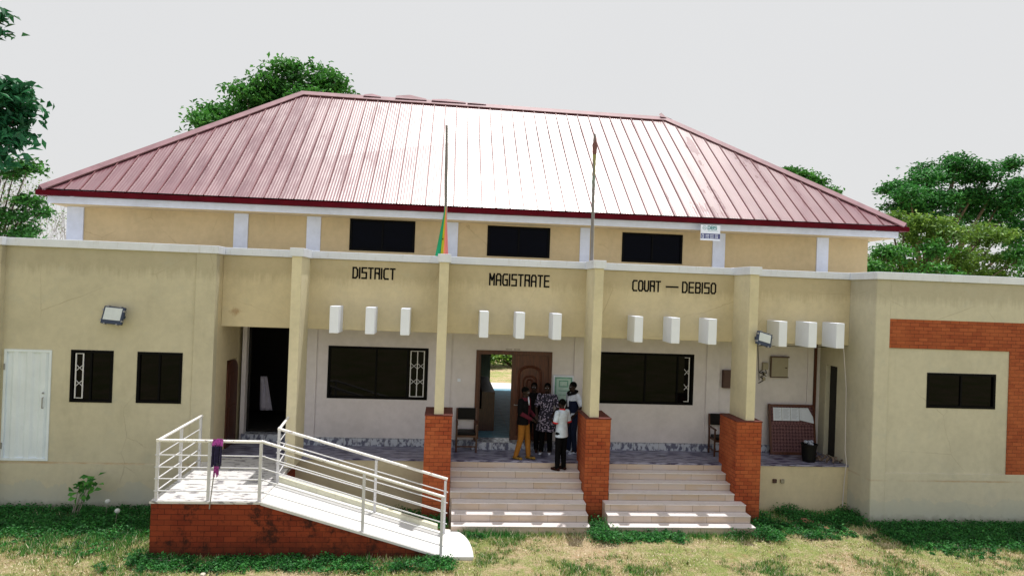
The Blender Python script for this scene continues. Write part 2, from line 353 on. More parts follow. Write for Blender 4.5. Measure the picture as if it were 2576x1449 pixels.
# --- veranda slab, skirting, back wall, ceilings
m = MB(); m.box(XL, XR, YV, 18.2, 0, ZF - .045); m.build('veranda_wall', 'cream', B)
m = MB(); m.box(XL, XR, YV - .02, 18.2, ZF - .04, ZF); m.build('veranda_floor', 'floor', B)
bh = [(-2.86, -.44, 2.30, 3.56), (3.75, 6.36, 2.32, 3.60), (.76, 2.68, ZF, 3.57)]
MB().wall(-3.72, 9.62, ZF, ZB + .25, YK, YK + .2, bh).build('wall', 'lilac', B)
each('pilaster', 'lilac', B, [(a, b, YK - .045, YK + .02, ZF, ZB + .2) for a, b in ((-3.55, -3.14), (-.14, .14), (3.24, 3.53), (6.70, 7.05), (9.42, 9.57))], .006)
each('skirting', 'skirt', B, [(-3.7, .72, YK - .055, YK + .01, ZF, ZF + .19), (2.72, 9.6, YK - .055, YK + .01, ZF, ZF + .19)])
each('threshold', 'skirt', B, [(.72, 2.72, YK - .25, YK + .3, ZF, ZF + .185), (-4.95, -3.72, 17.62, 17.9, ZF, ZF + .185)])
each('veranda_ceiling', 'cream', B, [(XL, XR, YBM + .2, YK, ZB + .12, ZB + .24), (XL, -3.72, YK, 18.2, ZB + .12, ZB + .24), (9.62, XR, YK, 18.2, ZB + .12, ZB + .24)])
each('flat_roof', 'capw', B, [(-14, XL - .2, YL + .22, 27, 5.30, 5.40), (XL - .2, XR + .2, YBM + .2, 18.12, 5.30, 5.40), (XR + .2, 16.5, YR + .24, 27, 5.30, 5.40)])
# left bay: pale jamb, dark room; right bay
m = MB(); m.box(-5.0, -4.90, 17.66, 17.86, ZF, ZB + .12); m.build('door_jamb', 'lilac', B)
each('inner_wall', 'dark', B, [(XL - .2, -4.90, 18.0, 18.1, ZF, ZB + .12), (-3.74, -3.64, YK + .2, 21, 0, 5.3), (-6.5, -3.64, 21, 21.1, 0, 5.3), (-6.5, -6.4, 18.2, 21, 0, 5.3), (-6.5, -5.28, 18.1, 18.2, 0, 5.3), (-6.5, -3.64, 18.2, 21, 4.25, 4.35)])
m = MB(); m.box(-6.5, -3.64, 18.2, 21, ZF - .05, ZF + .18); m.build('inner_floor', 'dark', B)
m = MB(); m.box(9.62, XR, 17.5, 17.6, ZF, ZB + .12); m.build('wall', 'lilac', B)
m = MB(); m.box(9.60, 9.68, 17.36, 17.50, ZF, ZB + .12); m.build('door_jamb', 'wood', B)
m = MB(); m.box(XR + .12, XR + .16, 16.6, 17.3, ZF, 3.5); m.build('door', 'dark', B)  # near-black sheet, the darkness of the open doorway put into its colour
# brown arched side door in the left return wall
m = MB(); arch = [(16.76, ZF + .01), (17.54, ZF + .01), (17.54, 2.95)] + [(17.15 + .39 * math.cos(t), 2.95 + .24 * math.sin(t)) for t in [math.pi * i / 8 for i in range(1, 8)]] + [(16.76, 2.95)]
m.prism(arch, 'x', XL - .06, XL + .03); dr = m.build('door', 'wood', B); m = MB()
each('door_panel', 'wood', dr, [(XL + .028, XL + .045, 16.88, 17.42, 1.4, 2.1), (XL + .028, XL + .045, 16.88, 17.42, 2.3, 2.9)])
# --- hall box
MB().box(-9.42, -9.2, 18.3, 26.6, 0, 6.86).build('wall', 'cream_up', B); MB().box(11.2, 11.42, 18.3, 26.6, 0, 6.86).build('wall', 'cream_up', B)
MB().wall(-9.42, 11.42, 0, 6.86, 26.6, 26.8, [(1.72, 3.5, 1.25, 3.75)]).build('wall', 'cream_up', B)
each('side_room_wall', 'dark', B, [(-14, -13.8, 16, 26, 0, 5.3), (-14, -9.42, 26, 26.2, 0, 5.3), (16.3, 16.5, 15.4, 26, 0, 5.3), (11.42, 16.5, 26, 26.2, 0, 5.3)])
m = MB(); m.box(-3.6, 9.6, YK + .3, 26.7, ZF, ZF + .17); m.build('hall_floor', 'hallfloor', B)
m = MB(); m.box(-3.0, 8.0, 26.82, 28.6, .6, 1.28); m.build('rear_pavement', 'apron', B)
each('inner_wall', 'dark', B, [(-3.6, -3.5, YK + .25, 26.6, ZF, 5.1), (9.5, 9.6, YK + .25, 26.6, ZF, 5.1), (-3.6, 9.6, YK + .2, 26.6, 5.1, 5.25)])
m = MB(); m.prism([(.8, 1.31), (1.35, 1.31), (1.35, 2.35), (1.0, 2.35), (1.0, 1.9), (.8, 1.9)], 'y', 18.6, 22.0); m.build('inner_counter', 'chairwood', B)
# --- clerestory
cw = [(-2.56, -.92, 5.98, 6.765), (.98, 2.61, 5.98, 6.75), (4.57, 6.20, 5.97, 6.73)]
MB().wall(-9.42, 11.45, 5.30, 6.86, 18.12, 18.3, cw).build('wall', 'cream_up', B)
for a, b in ((-9.45, -9.06), (-5.45, -5.10), (-3.65, -3.30), (-.10, .20), (3.42, 3.68), (7.04, 7.38), (9.97, 10.30)):
    MB().box(a, b, 18.08, 18.2, 5.4, 6.86).build('upper_pilaster', 'white', B, bevel=.006)
def ez(x): return .0041 * (x - 1.1)
# --- roof
EXL, EXR, EY, EY2, RXL, RXR, RY = -9.75, 12.06, 17.40, 27.4, -4.83, 6.97, 22.4
zEL, zER, zRL, zRR = 7.10, 7.18, 11.07, 10.95
c = {'fl': (EXL, EY, zEL), 'fr': (EXR, EY, zER), 'bl': (EXL, EY2, zEL), 'br': (EXR, EY2, zER), 'rl': (RXL, RY, zRL), 'rr': (RXR, RY, zRR)}
rm = MB().poly([c['fl'], c['fr'], c['rr'], c['rl'], c['br'], c['bl']], [(0, 1, 2, 3), (4, 5, 3, 2), (5, 0, 3), (1, 4, 2)])
V = Vector
def lerp(a, b, t): return V(a) * (1 - t) + V(b) * t
m = rm; x = EXL + .22
nrm = (V(c['fr']) - V(c['fl'])).cross(V(c['rl']) - V(c['fl'])).normalized()
while x < EXR - .1:
    t0 = (x - EXL) / (EXR - EXL); a = lerp(c['fl'], c['fr'], t0)
    if x < RXL: b = lerp(c['fl'], c['rl'], (x - EXL) / (RXL - EXL))
    elif x > RXR: b = lerp(c['fr'], c['rr'], (EXR - x) / (EXR - RXR))
    else: b = lerp(c['rl'], c['rr'], (x - RXL) / (RXR - RXL))
    X = V((1, 0, 0)); k = .011
    a = V((x, a.y, a.z)); b = V((x, b.y, b.z))
    p = [a - X * .016, a - X * .009 + nrm * .026, a + X * .009 + nrm * .026, a + X * .016]
    q = [v + (b - a) for v in p]
    m.poly(p + q, [(0, 4, 5, 1), (1, 5, 6, 2), (2, 6, 7, 3), (0, 1, 2, 3)]); x += .355
for sx, A_, Bk, Rg in ((-1, 'fl', 'bl', 'rl'), (1, 'fr', 'br', 'rr')):
    y = EY + .3
    n2 = (V(c[Bk]) - V(c[A_])).cross(V(c[Rg]) - V(c[A_])).normalized(); n2 = n2 if n2.z > 0 else -n2
    while y < EY2 - .1:
        t = (y - EY) / (RY - EY) if y < RY else (EY2 - y) / (EY2 - RY)
        a = V((c[A_][0], y, c[A_][2])); b = lerp(c[A_] if y < RY else c[Bk], c[Rg], t); Y_ = V((0, 1, 0))
        p = [a - Y_ * .016, a + n2 * .026, a + Y_ * .016]; q = [v + (b - a) for v in p]
        m.poly(p + q, [(0, 3, 4, 1), (1, 4, 5, 2)]); y += .355
rf = rm.build('roof', 'roof', B, clean=False); rf.data.materials.append(M['roof_side']); rf.data.materials.append(M['seam'])
for i, pg in enumerate(rf.data.polygons): pg.material_index = 0 if i < 2 else 1 if i < 4 else 2
def capstrip(a, b, n1, n2, wd=.2, up=.055):
    """folded ridge flashing along a-b lying over two slopes with normals n1,n2"""
    a, b = V(a), V(b); dr_ = (b - a).normalized(); s1 = n1.cross(dr_).normalized(); s2 = n2.cross(dr_).normalized()
    if s1.z > 0: s1 = -s1
    if s2.z > 0: s2 = -s2
    top = V((0, 0, up + .02)); o1 = n1 * up; o2 = n2 * up; th = .012
    mb = MB(); pr = []
    for P in (a, b): pr += [P + s1 * wd + o1 - n1 * .03, P + s1 * wd + o1, P + top, P + s2 * wd + o2, P + s2 * wd + o2 - n2 * .03]
    mb.poly(pr, [(0, 5, 6, 1), (1, 6, 7, 2), (2, 7, 8, 3), (3, 8, 9, 4)]); return mb
nF = nrm if nrm.z > 0 else -nrm
nB = V((nF.x, -nF.y, nF.z))
def nn(a, b, c_): q = (V(b) - V(a)).cross(V(c_) - V(a)).normalized(); return q if q.z > 0 else -q
nL = nn(c['bl'], c['fl'], c['rl']); nR = nn(c['fr'], c['br'], c['rr'])
for a, b, n1, n2 in ((c['fl'], c['rl'], nF, nL), (c['fr'], c['rr'], nF, nR), (c['rl'], c['rr'], nF, nB), (c['bl'], c['rl'], nB, nL), (c['br'], c['rr'], nB, nR)):
    capstrip(a, b, n1, n2).build('ridge_cap', 'ridge', rf, clean=False)
# loose, lifted flashing at the ridge
for xx, ln, hh in ((-2.9, .55, .10), (-1.9, 1.0, .15), (-.75, 1.1, .10), (.4, .6, .05), (6.75, .2, .16)):
    zz = zRL + (zRR - zRL) * (xx - RXL) / (RXR - RXL) + .07
    MB().poly([(xx, RY - .12, zz - .04), (xx + ln, RY - .1, zz - .05), (xx + ln * .96, RY + .1, zz + hh * .35), (xx + ln * .45, RY + .12, zz + hh), (xx, RY + .1, zz + hh * .6)], [(0, 1, 2, 3, 4)]).build('loose_flashing', 'ridge', rf, clean=False)
# gutter, fascia, soffit all round
def rim(name, mat, o, z0, z1, th, zoff=0, bev=0):
    mb = MB(); xl, xr, y0, y1 = EXL - o, EXR + o, EY - o, EY2 + o
    def seg(p, q, inn):
        a0, a1 = V(p), V(q); b0, b1 = V(inn[0]), V(inn[1])
        P = []
        for zz in (z0, z1):
            for v in (a0, a1, b1, b0): P.append((v.x, v.y, zz + ez(v.x)))
        mb.poly(P, [(0, 1, 2, 3), (7, 6, 5, 4), (0, 4, 5, 1), (1, 5, 6, 2), (2, 6, 7, 3), (3, 7, 4, 0)])
    seg((xl, y0, 0), (xr, y0, 0), ((xl + th, y0 + th, 0), (xr - th, y0 + th, 0)))
    seg((xr, y0, 0), (xr, y1, 0), ((xr - th, y0 + th, 0), (xr - th, y1 - th, 0)))
    seg((xr, y1, 0), (xl, y1, 0), ((xr - th, y1 - th, 0), (xl + th, y1 - th, 0)))
    seg((xl, y1, 0), (xl, y0, 0), ((xl + th, y1 - th, 0), (xl + th, y0 + th, 0)))
    return mb.build(name, mat, B)
rim('gutter', 'gutter', .05, 6.985, 7.105, .14)
rim('fascia_board', 'white', -.13, 6.82, 6.984, .06)
rim('soffit', 'cream_up', -.195, 6.80, 6.83, .62)

# --- windows
def window(x0, x1, z0, z1, y, mull=(), glass='glass', dep=.06, fr=.045):
    m = MB(); m.wall(x0 - .012, x1 + .012, z0 - .012, z1 + .012, y - .012, y + dep, [(x0 + fr, x1 - fr, z0 + fr, z1 - fr)])
    f = m.build('window', 'black', B)
    for q in mull: MB().box(q - .02, q + .02, y + .005, y + dep - .005, z0 + fr, z1 - fr).build('mullion', 'black', f)
    MB().box(x0 + fr, x1 - fr, y + dep - .03, y + dep - .018, z0 + fr, z1 - fr).build('pane', glass, f)
    return f
def grille(x0, z0, z1, y, f, n_=2, dx=.18, xs=(.33, .67), half=False):
    m = MB(); t = .011
    for i in range(1 if half else 0, n_ + 1): m.box(x0 + i * dx - t, x0 + i * dx + t, y - t, y + t, z0, z1)
    m.box(x0, x0 + n_ * dx, y - t * .7, y + t * .7, z0, z0 + .015); m.box(x0, x0 + n_ * dx, y - t * .7, y + t * .7, z1 - .015, z1)
    for q in xs:
        zc = z0 + (z1 - z0) * (1 - q)
        for i in range(n_):
            a = x0 + i * dx
            m.tube((a, y - .012, zc - .07), (a + dx, y - .012, zc + .07), .008, n_=6); m.tube((a, y + .012, zc + .07), (a + dx, y + .012, zc - .07), .008, n_=6)
    m.build('burglar_grille', 'railw', f)
f = window(-8.02, -7.17, 2.35, 3.45, YL, (-7.62,)); grille(-7.93, 2.42, 3.39, YL + .012, f, 1, .15)
window(-6.65, -5.73, 2.36, 3.445, YL, (-6.2,))
f = window(-2.86, -.44, 2.30, 3.56, YK, (-1.7, -.93)); grille(-.86, 2.36, 3.50, YK + .012, f, 2, .165)
f = window(3.75, 6.36, 2.32, 3.60, YK, (5.1, 5.95)); grille(6.13, 2.39, 3.53, YK + .012, f, 1, .12, half=True)
window(11.15, 12.84, 2.73, 3.52, YR + .03, (12.0,))
for a in cw: window(*a, 18.12, ((a[0] + a[1]) / 2,), 'glass_up')
# --- front double door
m = MB(); m.wall(.76, 2.68, ZF + .186, 3.57, YK - .02, YK + .1, [(.84, 2.60, ZF + .1, 3.47)]); fr = m.build('door', 'wood', B)
m = MB(); m.box(1.665, 2.595, YK + .01, YK + .055, 1.33, 3.465); m.build('door_leaf', 'wood', fr)
m = MB(); m.box(.845, .885, YK + .06, YK + .98, 1.33, 3.465); m.build('door_leaf', 'wood', fr)
m = MB(); cx = 2.13
def ring(x0, x1, z0, z1, arch_, t, dp):
    def out(g):
        a = [(x0 + g, z0 + g), (x1 - g, z0 + g), (x1 - g, z1 - g)]
        a += [((x0 + x1) / 2 + (x1 - x0 - 2 * g) / 2 * math.cos(s), z1 - g + (arch_) * math.sin(s)) for s in [math.pi * i / 10 for i in range(1, 10)]]
        return a + [(x0 + g, z1 - g)]
    a, b = out(0), out(t); k = len(a); yb = YK + .012; y_ = yb - dp
    P = [(p[0], yb, p[1]) for p in a] + [((p[0] + q[0]) / 2, y_, (p[1] + q[1]) / 2) for p, q in zip(a, b)] + [(p[0], yb, p[1]) for p in b]
    m.poly(P, [(i, (i + 1) % k, (i + 1) % k + k, i + k) for i in range(k)] + [(i + k, (i + 1) % k + k, (i + 1) % k + 2 * k, i + 2 * k) for i in range(k)])
ring(1.82, 2.44, 2.25, 3.05, .17, .07, .03); ring(1.94, 2.32, 2.40, 2.85, .12, .05, .025); ring(1.82, 2.44, 1.45, 2.08, .0, .07, .03); ring(2.04, 2.22, 2.45, 2.80, .08, .04, .03)
m.build('door_moulding', 'wood', fr)
m = MB(); m.box(1.66, 1.70, YK - .01, YK + .02, 1.33, 3.465); m.build('door_edge', 'chairwood', fr)
m = MB(); m.tube((1.76, YK - .05, 2.22), (1.76, YK + .01, 2.22), .015); m.tube((1.76, YK - .05, 2.22), (1.86, YK - .05, 2.22), .012); m.build('handle', 'grey_metal', fr)
# little brown lettering strip above the front door (illegible at this size)
m = MB(); random.seed(3)
for i in range(11):
    xx = 1.50 + i * .034
    if i in (5,): continue
    m.box(xx, xx + .006, YK - .004, YK + .002, 3.585, 3.63); m.box(xx + .006, xx + .02, YK - .004, YK + .002, random.choice((3.585, 3.605, 3.624)), random.choice((3.592, 3.612, 3.63)) + .004) if 0 else m.box(xx + .006, xx + .02, YK - .004, YK + .002, 3.604, 3.612)
m.build('door_lettering', 'wood', B)
# --- painted words
G = {'D': [[(0, 0), (0, 6), (2.6, 6), (4, 4.8), (4, 1.2), (2.6, 0), (0, 0)]], 'I': [[(0, 0), (0, 6)]], 'S': [[(4, 6), (0, 6), (0, 3.3), (4, 3.3), (4, 0), (0, 0)]],
     'T': [[(0, 6), (4, 6)], [(2, 0), (2, 6)]], 'R': [[(0, 0), (0, 6), (4, 6), (4, 3.2), (0, 3.2)], [(2.4, 3.2), (4, 2.4), (4, 0)]], 'C': [[(4, 6), (1, 6), (0, 5), (0, 1), (1, 0), (4, 0)]],
     'M': [[(0, 0), (0, 6), (2, 2.6), (4, 6), (4, 0)]], 'A': [[(0, 0), (0, 5), (1, 6), (3, 6), (4, 5), (4, 0)], [(0, 2.6), (4, 2.6)]], 'G': [[(4, 6), (1, 6), (0, 5), (0, 1), (1, 0), (4, 0), (4, 3), (2.2, 3)]],
     'E': [[(4, 6), (0, 6), (0, 0), (4, 0)], [(0, 3.1), (3.6, 3.1)]], 'O': [[(1, 0), (0, 1), (0, 5), (1, 6), (3, 6), (4, 5), (4, 1), (3, 0), (1, 0)]], 'U': [[(0, 6), (0, 1), (1, 0), (3, 0), (4, 1), (4, 6)]],
     'B': [[(0, 0), (0, 6), (3.4, 6), (4, 5.3), (4, 3.8), (3.2, 3.1), (0, 3.1)], [(3.2, 3.1), (4, 2.4), (4, .8), (3.4, 0), (0, 0)]], '-': [[(0, 3), (8, 3)]]}
def word(txt, x0, x1, z0, z1, y, mat, sw=.0195, name='painted_word', parent=B, flip=1):
    tot = sum(2.3 if ch == 'I' else 9 if ch == '-' else 6.1 for ch in txt) - 1.9; ux = (x1 - x0) / tot; uz = (z1 - z0) / 6; x_ = x0; m = MB(); k = 0
    for ch in txt:
        for st in G[ch]:
            for a, b in zip(st, st[1:]):
                A = V((x_ + a[0] * ux, 0, z0 + a[1] * uz)); Bq = V((x_ + b[0] * ux, 0, z0 + b[1] * uz)); dd = (Bq - A).normalized(); nn_ = V((-dd.z, 0, dd.x)) * sw; k += 1
                A -= dd * sw * .9; Bq += dd * sw * .9; yy = y - .003 - .0004 * (k % 5)
                P = [A + nn_, A - nn_, Bq - nn_, Bq + nn_]; P = [(p.x, yy, p.z) for p in P] + [(p.x, y + .002, p.z) for p in P]
                m.poly(P, [(0, 1, 2, 3), (0, 4, 5, 1), (1, 5, 6, 2), (2, 6, 7, 3), (3, 7, 4, 0)])
        x_ += ux * (2.3 if ch == 'I' else 9 if ch == '-' else 6.1)
    return m.build(name, mat, parent, clean=False)
word('DISTRICT', -2.19, -1.24, 5.24, 5.475, YBM, 'black_paint')
word('MAGISTRATE', .96, 2.36, 5.20, 5.455, YBM, 'black_paint')
word('COURT', 4.38, 5.05, 5.19, 5.425, YBM, 'black_paint'); word('-', 5.20, 5.45, 5.19, 5.425, YBM, 'black_paint'); word('DEBISO', 5.60, 6.42, 5.19, 5.43, YBM, 'black_paint')
# --- brick piers
for a, b in ((-.40, .19), (3.17, 3.73), (6.65, 7.24)):
    p = MB().box(a, b, YP, 16.25, 0, 2.285).build('brick_pier', 'brick_pier', B, bevel=.006)
    MB().box(a - .012, b + .012, YP - .012, 16.26, 2.283, 2.312).build('pier_coping', 'coping', p, bevel=.004)
# --- steps
def steps(x0, x1, xl=None, xr=None):
    rt = thing('entrance_steps', '', 'steps', ((x0 + x1) / 2, 15.2, 0), 'tiled flights of steps up to the veranda')
    mr = MB(); mt = MB()
    mr.box(x0, x1, YV - .034, YV - .002, ZF - .19, ZF - .042)
    for k in range(1, 7):   # tread k: top z
        z = ZF - .163 * k; yb = YV - .036 - .26 * (k - 1); yf = yb - .26
        a, b = (x0, x1) if yf > YP - .1 else (xl or x0, xr or x1)
        mr.box(a, b, yf, yb - .002, -.3, z - .022)
        mt.box(a - .002, b + .002, yf - .028, yb - .003, z - .02, z)
    mr.build('riser', 'riser', rt); mt.build('tread', 'tread', rt, bevel=.004); return rt
tag(steps(.20, 3.16, xl=.24, xr=3.17), 'tiled steps with four people at the top, left of the middle brick pier')
tag(steps(3.74, 6.64, xl=3.60, xr=6.80), 'empty tiled steps between the middle and right brick piers')
# --- wall fittings
for a, sz in ((7.98, 'rust'), (8.17, 'beige_box')): MB().box(a - .045, a + .045, YV - .05, YV + .01, .70, .79).build('socket', sz, B, bevel=.008)
m = MB(); m.path([(9.72, 16.24, 4.0), (9.74, 16.1, 3.0), (9.73, 16.04, 1.5), (9.74, 15.98, 1.2), (9.70, 15.94, 1.05), (9.71, 16.0, .8), (9.69, 16.02, 0)], .009); m.build('drain_pipe', 'lilac', B)
m = MB(); m.path([(7.09, YC + .2, 3.98), (7.3, YBM - .02, 3.97), (9.7, YBM - .02, 3.99)], .008, 6); m.path([(7.3, YBM - .02, 3.97), (8.05, YK - .02, 3.95), (8.12, YK - .02, 3.0)], .007, 6); m.build('cable', 'black', B)
m = MB(); m.box(.31, .39, YK - .02, YK + .01, 2.77, 2.84); m.build('wall_switch', 'fin', B)
# metal door of left wing
m = MB(); m.wall(-9.38, -8.42, 1.07, 3.44, YL - .02, YL + .05, [(-9.33, -8.47, 1.12, 3.39)]); dm = m.build('door', 'metal_door', B); tag(dm, 'pale blue corrugated metal door')
m = MB(); pts = []; xx = -9.33; zigz = [0, .02, .02, 0]; i = 0
prof = []
while xx < -8.47: prof.append((xx, YL + .02 - (.028 if (i // 2) % 2 else 0))); xx += .05 if i % 2 else .09; i += 1
prof.append((-8.47, YL + .02)); m.poly([(a, b, 1.12) for a, b in prof] + [(a, b, 3.39) for a, b in prof], [(i, i + 1, i + 1 + len(prof), i + len(prof)) for i in range(len(prof) - 1)])
m.build('door_sheet', 'metal_door', dm, clean=False)
m = MB(); m.tube((-8.56, YL - .05, 2.20), (-8.56, YL - .05, 2.42), .012); m.tube((-8.56, YL, 2.42), (-8.56, YL - .05, 2.42), .01); m.tube((-8.56, YL, 2.2), (-8.56, YL - .05, 2.2), .01); m.ball((-8.56, YL - .03, 2.52), .02)
m.build('handle', 'grey_metal', dm)
m = MB(); m.tube((-9.36, YL - .035, 1.32), (-9.36, YL - .035, 1.45), .014); m.tube((-9.36, YL - .035, 3.0), (-9.36, YL - .035, 3.13), .014); m.build('hinge', 'grey_metal', dm)

# ------------------------------------------------------------------ things fixed to or standing at the building
def floodlight(c0, yaw, tilt, label, s=1., roll=0.):
    t = thing('floodlight', label, 'floodlight', c0, 'floodlights on the front wall')
    Mx = Matrix.Translation(c0) @ Matrix.Rotation(yaw, 4, 'Z') @ Matrix.Rotation(tilt, 4, 'X') @ Matrix.Rotation(roll, 4, 'Y')
    W_, H_ = .25 * s, .19 * s
    m = MB(); m.box(-W_, W_, -.16, -.10, -H_, H_, Mx); o = m.build('casing', 'lampbody', t, bevel=.01)
    m = MB(); m.box(-W_ + .045, W_ - .045, -.168, -.155, -H_ + .085, H_ - .03, Mx); m.build('lens', 'lampglass', t)
    m = MB()
    for i in (-.6, .6):
        for zz in (-H_, H_): m.box(i * W_ - .018, i * W_ + .018, -.172, -.10, zz - .014, zz + .014, Mx)
    for i in (-1, 1):
        for zz in (-.6, .55): m.box(i * W_ - .014, i * W_ + .014, -.172, -.10, zz * H_ - .018, zz * H_ + .018, Mx)
    m.build('clips', 'grey_metal', t)
    m = MB(); m.box(-W_ * .7, -W_ * .7 + .02, -.12, .0, -.03, .03, Mx); m.box(W_ * .7 - .02, W_ * .7, -.12, .0, -.03, .03, Mx); m.box(-W_ * .7, W_ * .7, -.02, 0.02, -.03, .03, Mx); m.build('bracket', 'lampbody', t)
floodlight((-7.10, YL - .02, 4.20), R(-14), R(-14), 'navy floodlight on the left wing wall above the two windows', 1., R(3))
floodlight((7.14, YC - .01, 4.17), R(14), R(-8), 'tilted floodlight on the cream column above the right brick pier', .80, R(14))
# framed green certificate
t = thing('wall_notice', 'green bordered notice in a white frame right of the wooden doors', 'notice', (3.0, YK - .04, 2.65))
MB().box(2.72, 3.24, YK - .06, YK - .002, 2.30, 2.99).build('frame', 'white', t, bevel=.006)
M['green'] = m_plain('mint_green_print', (.16, .36, .29), .6, var=.25, scale=20); M['mint'] = m_plain('pale_mint_print', (.42, .58, .54), .6, var=.12, scale=14)
MB().box(2.76, 3.20, YK - .066, YK - .055, 2.34, 2.95).build('print', 'green', t); MB().box(2.80, 3.16, YK - .070, YK - .06, 2.38, 2.91).build('sheet', 'mint', t)
m = MB(); m.wall(2.86, 3.10, 2.70, 2.87, YK - .073, YK - .066, [(2.89, 3.07, 2.73, 2.84)]); m.box(2.86, 3.10, YK - .073, YK - .066, 2.6, 2.62); m.box(2.86, 3.10, YK - .073, YK - .066, 2.5, 2.515); m.build('lettering', 'green', t)
# little boxes
t = thing('letter_box', 'dark brown wall box beside the right hand column', 'wall box', (7.25, YK - .05, 3.0)); MB().box(7.12, 7.40, YK - .12, YK - .003, 2.78, 3.24).build('case', 'rust', t, bevel=.008); MB().box(7.14, 7.38, YK - .13, YK - .118, 3.0, 3.2).build('lid', 'rust', t)
t = thing('fuse_box', 'large square beige electrical cabinet on the veranda wall', 'electrical cabinet', (8.63, YK - .05, 3.35))
MB().box(8.40, 8.86, YK - .09, YK - .003, 3.10, 3.62).build('case', 'beige_box', t, bevel=.008)
m = MB(); m.box(8.39, 8.88, YK - .11, YK - .08, 3.60, 3.635); m.box(8.385, 8.405, YK - .11, YK - .08, 3.10, 3.6); m.box(8.385, 8.87, YK - .11, YK - .08, 3.085, 3.105); m.box(8.78, 8.83, YK - .105, YK - .08, 3.33, 3.355); m.build('trim', 'rust', t)
t = thing('electricity_meter', 'small beige meter with loose cables left of the cabinet', 'meter', (8.24, YK - .05, 3.3))
MB().box(8.18, 8.32, YK - .1, YK - .003, 3.28, 3.46).build('case', 'beige_box', t, bevel=.01)
m = MB(); m.path([(8.2, YK - .03, 3.28), (8.1, YK - .05, 3.2), (8.25, YK - .06, 3.15), (8.14, YK - .04, 3.08), (8.27, YK - .04, 3.02), (8.1, YK - .03, 2.92)], .01, 6); m.path([(8.28, YK - .03, 3.28), (8.3, YK - .05, 3.18), (8.17, YK - .06, 3.22), (8.3, YK - .04, 3.1)], .01, 6); m.build('cables', 'black', t)
m = MB(); m.box(8.2, 8.27, YK - .06, YK - .003, 3.0, 3.08); m.box(8.22, 8.27, YK - .06, YK - .003, 3.12, 3.2); m.build('junctions', 'beige_box', t)
# notice board leaning on the back wall
t = thing('notice_board', 'maroon patterned notice board with papers leaning against the wall', 'notice board', (8.97, 17.2, ZF))
Mx = Matrix.Translation((8.97, 17.08, ZF)) @ Matrix.Rotation(R(-9), 4, 'X')
n = N('maroon_patterned_cloth'); g = n.n('TexChecker'); mp = n.n('Mapping'); mp.inputs['Rotation'].default_value = (0, R(45), 0); mp.inputs['Scale'].default_value = (13, .01, 13)
tcn = n.n('TexCoord'); n.l(tcn.outputs['Object'], mp.inputs[0]); n.l(mp.outputs[0], g.inputs['Vector']); g.inputs['Scale'].default_value = 1.3
g.inputs['Color1'].default_value = (.035, .008, .016, 1); g.inputs['Color2'].default_value = (.16, .075, .085, 1)
M['cloth'] = n.fin(n.mix(.35, g.outputs['Color'], n.ramp(n.noise(30, 3), [(.4, (.03, .006, .012)), (.6, (.2, .1, .1))])), .8)
m = MB(); m.box(-.58, .58, 0, .02, .06, 1.24, Mx); m.build('panel', 'cloth', t)
m = MB(); m.box(-.62, -.57, -.02, .03, 0, 1.28, Mx); m.box(.57, .62, -.02, .03, 0, 1.28, Mx); m.box(-.57, .57, -.018, .028, 1.22, 1.275, Mx); m.box(-.57, .57, -.018, .028, .0, .07, Mx); m.build('frame', 'wood', t)
M['ink'] = m_plain('grey_print', (.30, .33, .42), .8)
for i in range(4):
    a = -.50 + i * .235; m = MB()
    if i < 3: m.box(a, a + .225, -.012, -.004, .86, 1.19, Mx)
    else: m.poly([tuple(Mx @ V(q)) for q in ((a, -.012, .88), (a + .37, -.03, .80), (a + .36, -.012, .97), (a + .24, -.012, 1.19), (a, -.012, 1.19))] + [tuple(Mx @ V(q)) for q in ((a, -.004, .88), (a + .37, -.022, .80), (a + .36, -.004, .97), (a + .24, -.004, 1.19), (a, -.004, 1.19))], [(0, 1, 2, 3, 4), (9, 8, 7, 6, 5)] + [(j, j + 5, (j + 1) % 5 + 5, (j + 1) % 5) for j in range(5)])
    p = m.build('paper', 'paper', t); m = MB()
    for j in range(9): m.box(a + .03, a + .19 - .02 * (j % 3), -.0145, -.0125, 1.155 - j * .03, 1.162 - j * .03, Mx)
    m.build('print', 'ink', p)
# chairs
def chair(cx, cy, rz, label):
    t = thing('chair', label, 'chair', (cx, cy, ZF), 'padded wooden chairs on the veranda', rz)
    Mx = t.matrix_basis
    for sx in (-1, 1):
        m = MB(); m.box(sx * .24 - .02, sx * .24 + .02, -.26, -.22, 0, .66, Mx); m.build('leg', 'chairwood', t, bevel=.005)
        m = MB(); P = [(.20, 0), (.24, 0), (.24, .45), (.30, .98), (.26, .98), (.20, .45)]
        m.poly([tuple(Mx @ V((sx * .24 - .02, a, b))) for a, b in P] + [tuple(Mx @ V((sx * .24 + .02, a, b))) for a, b in P], [tuple(range(6)), tuple(range(11, 5, -1))] + [(i, i + 6, (i + 1) % 6 + 6, (i + 1) % 6) for i in range(6)]); m.build('leg', 'chairwood', t)
        m = MB(); m.box(sx * .24 - .028, sx * .24 + .028, -.30, .25, .655, .685, Mx); m.build('armrest', 'chairwood', t, bevel=.008)
        m = MB(); m.box(sx * .24 - .012, sx * .24 + .012, -.22, .20, .12, .15, Mx); m.build('stretcher', 'chairwood', t)
    m = MB(); m.box(-.22, .22, -.26, .22, .36, .41, Mx); m.box(-.22, .22, -.255, -.235, .12, .155, Mx); m.build('seat_frame', 'chairwood', t)
    m = MB(); m.box(-.215, .215, -.25, .2, .41, .48, Mx); m.build('seat', 'vinyl', t, bevel=.025)
    m = MB(); m.box(-.22, .22, .24, .29, .70, .99, Mx); m.build('backrest', 'vinyl', t, bevel=.02)
chair(.57, 17.06, R(0), 'padded wooden chair on the veranda left of the open doorway')
chair(7.0, 16.98, R(-4), 'padded wooden chair half hidden behind the right brick pier')
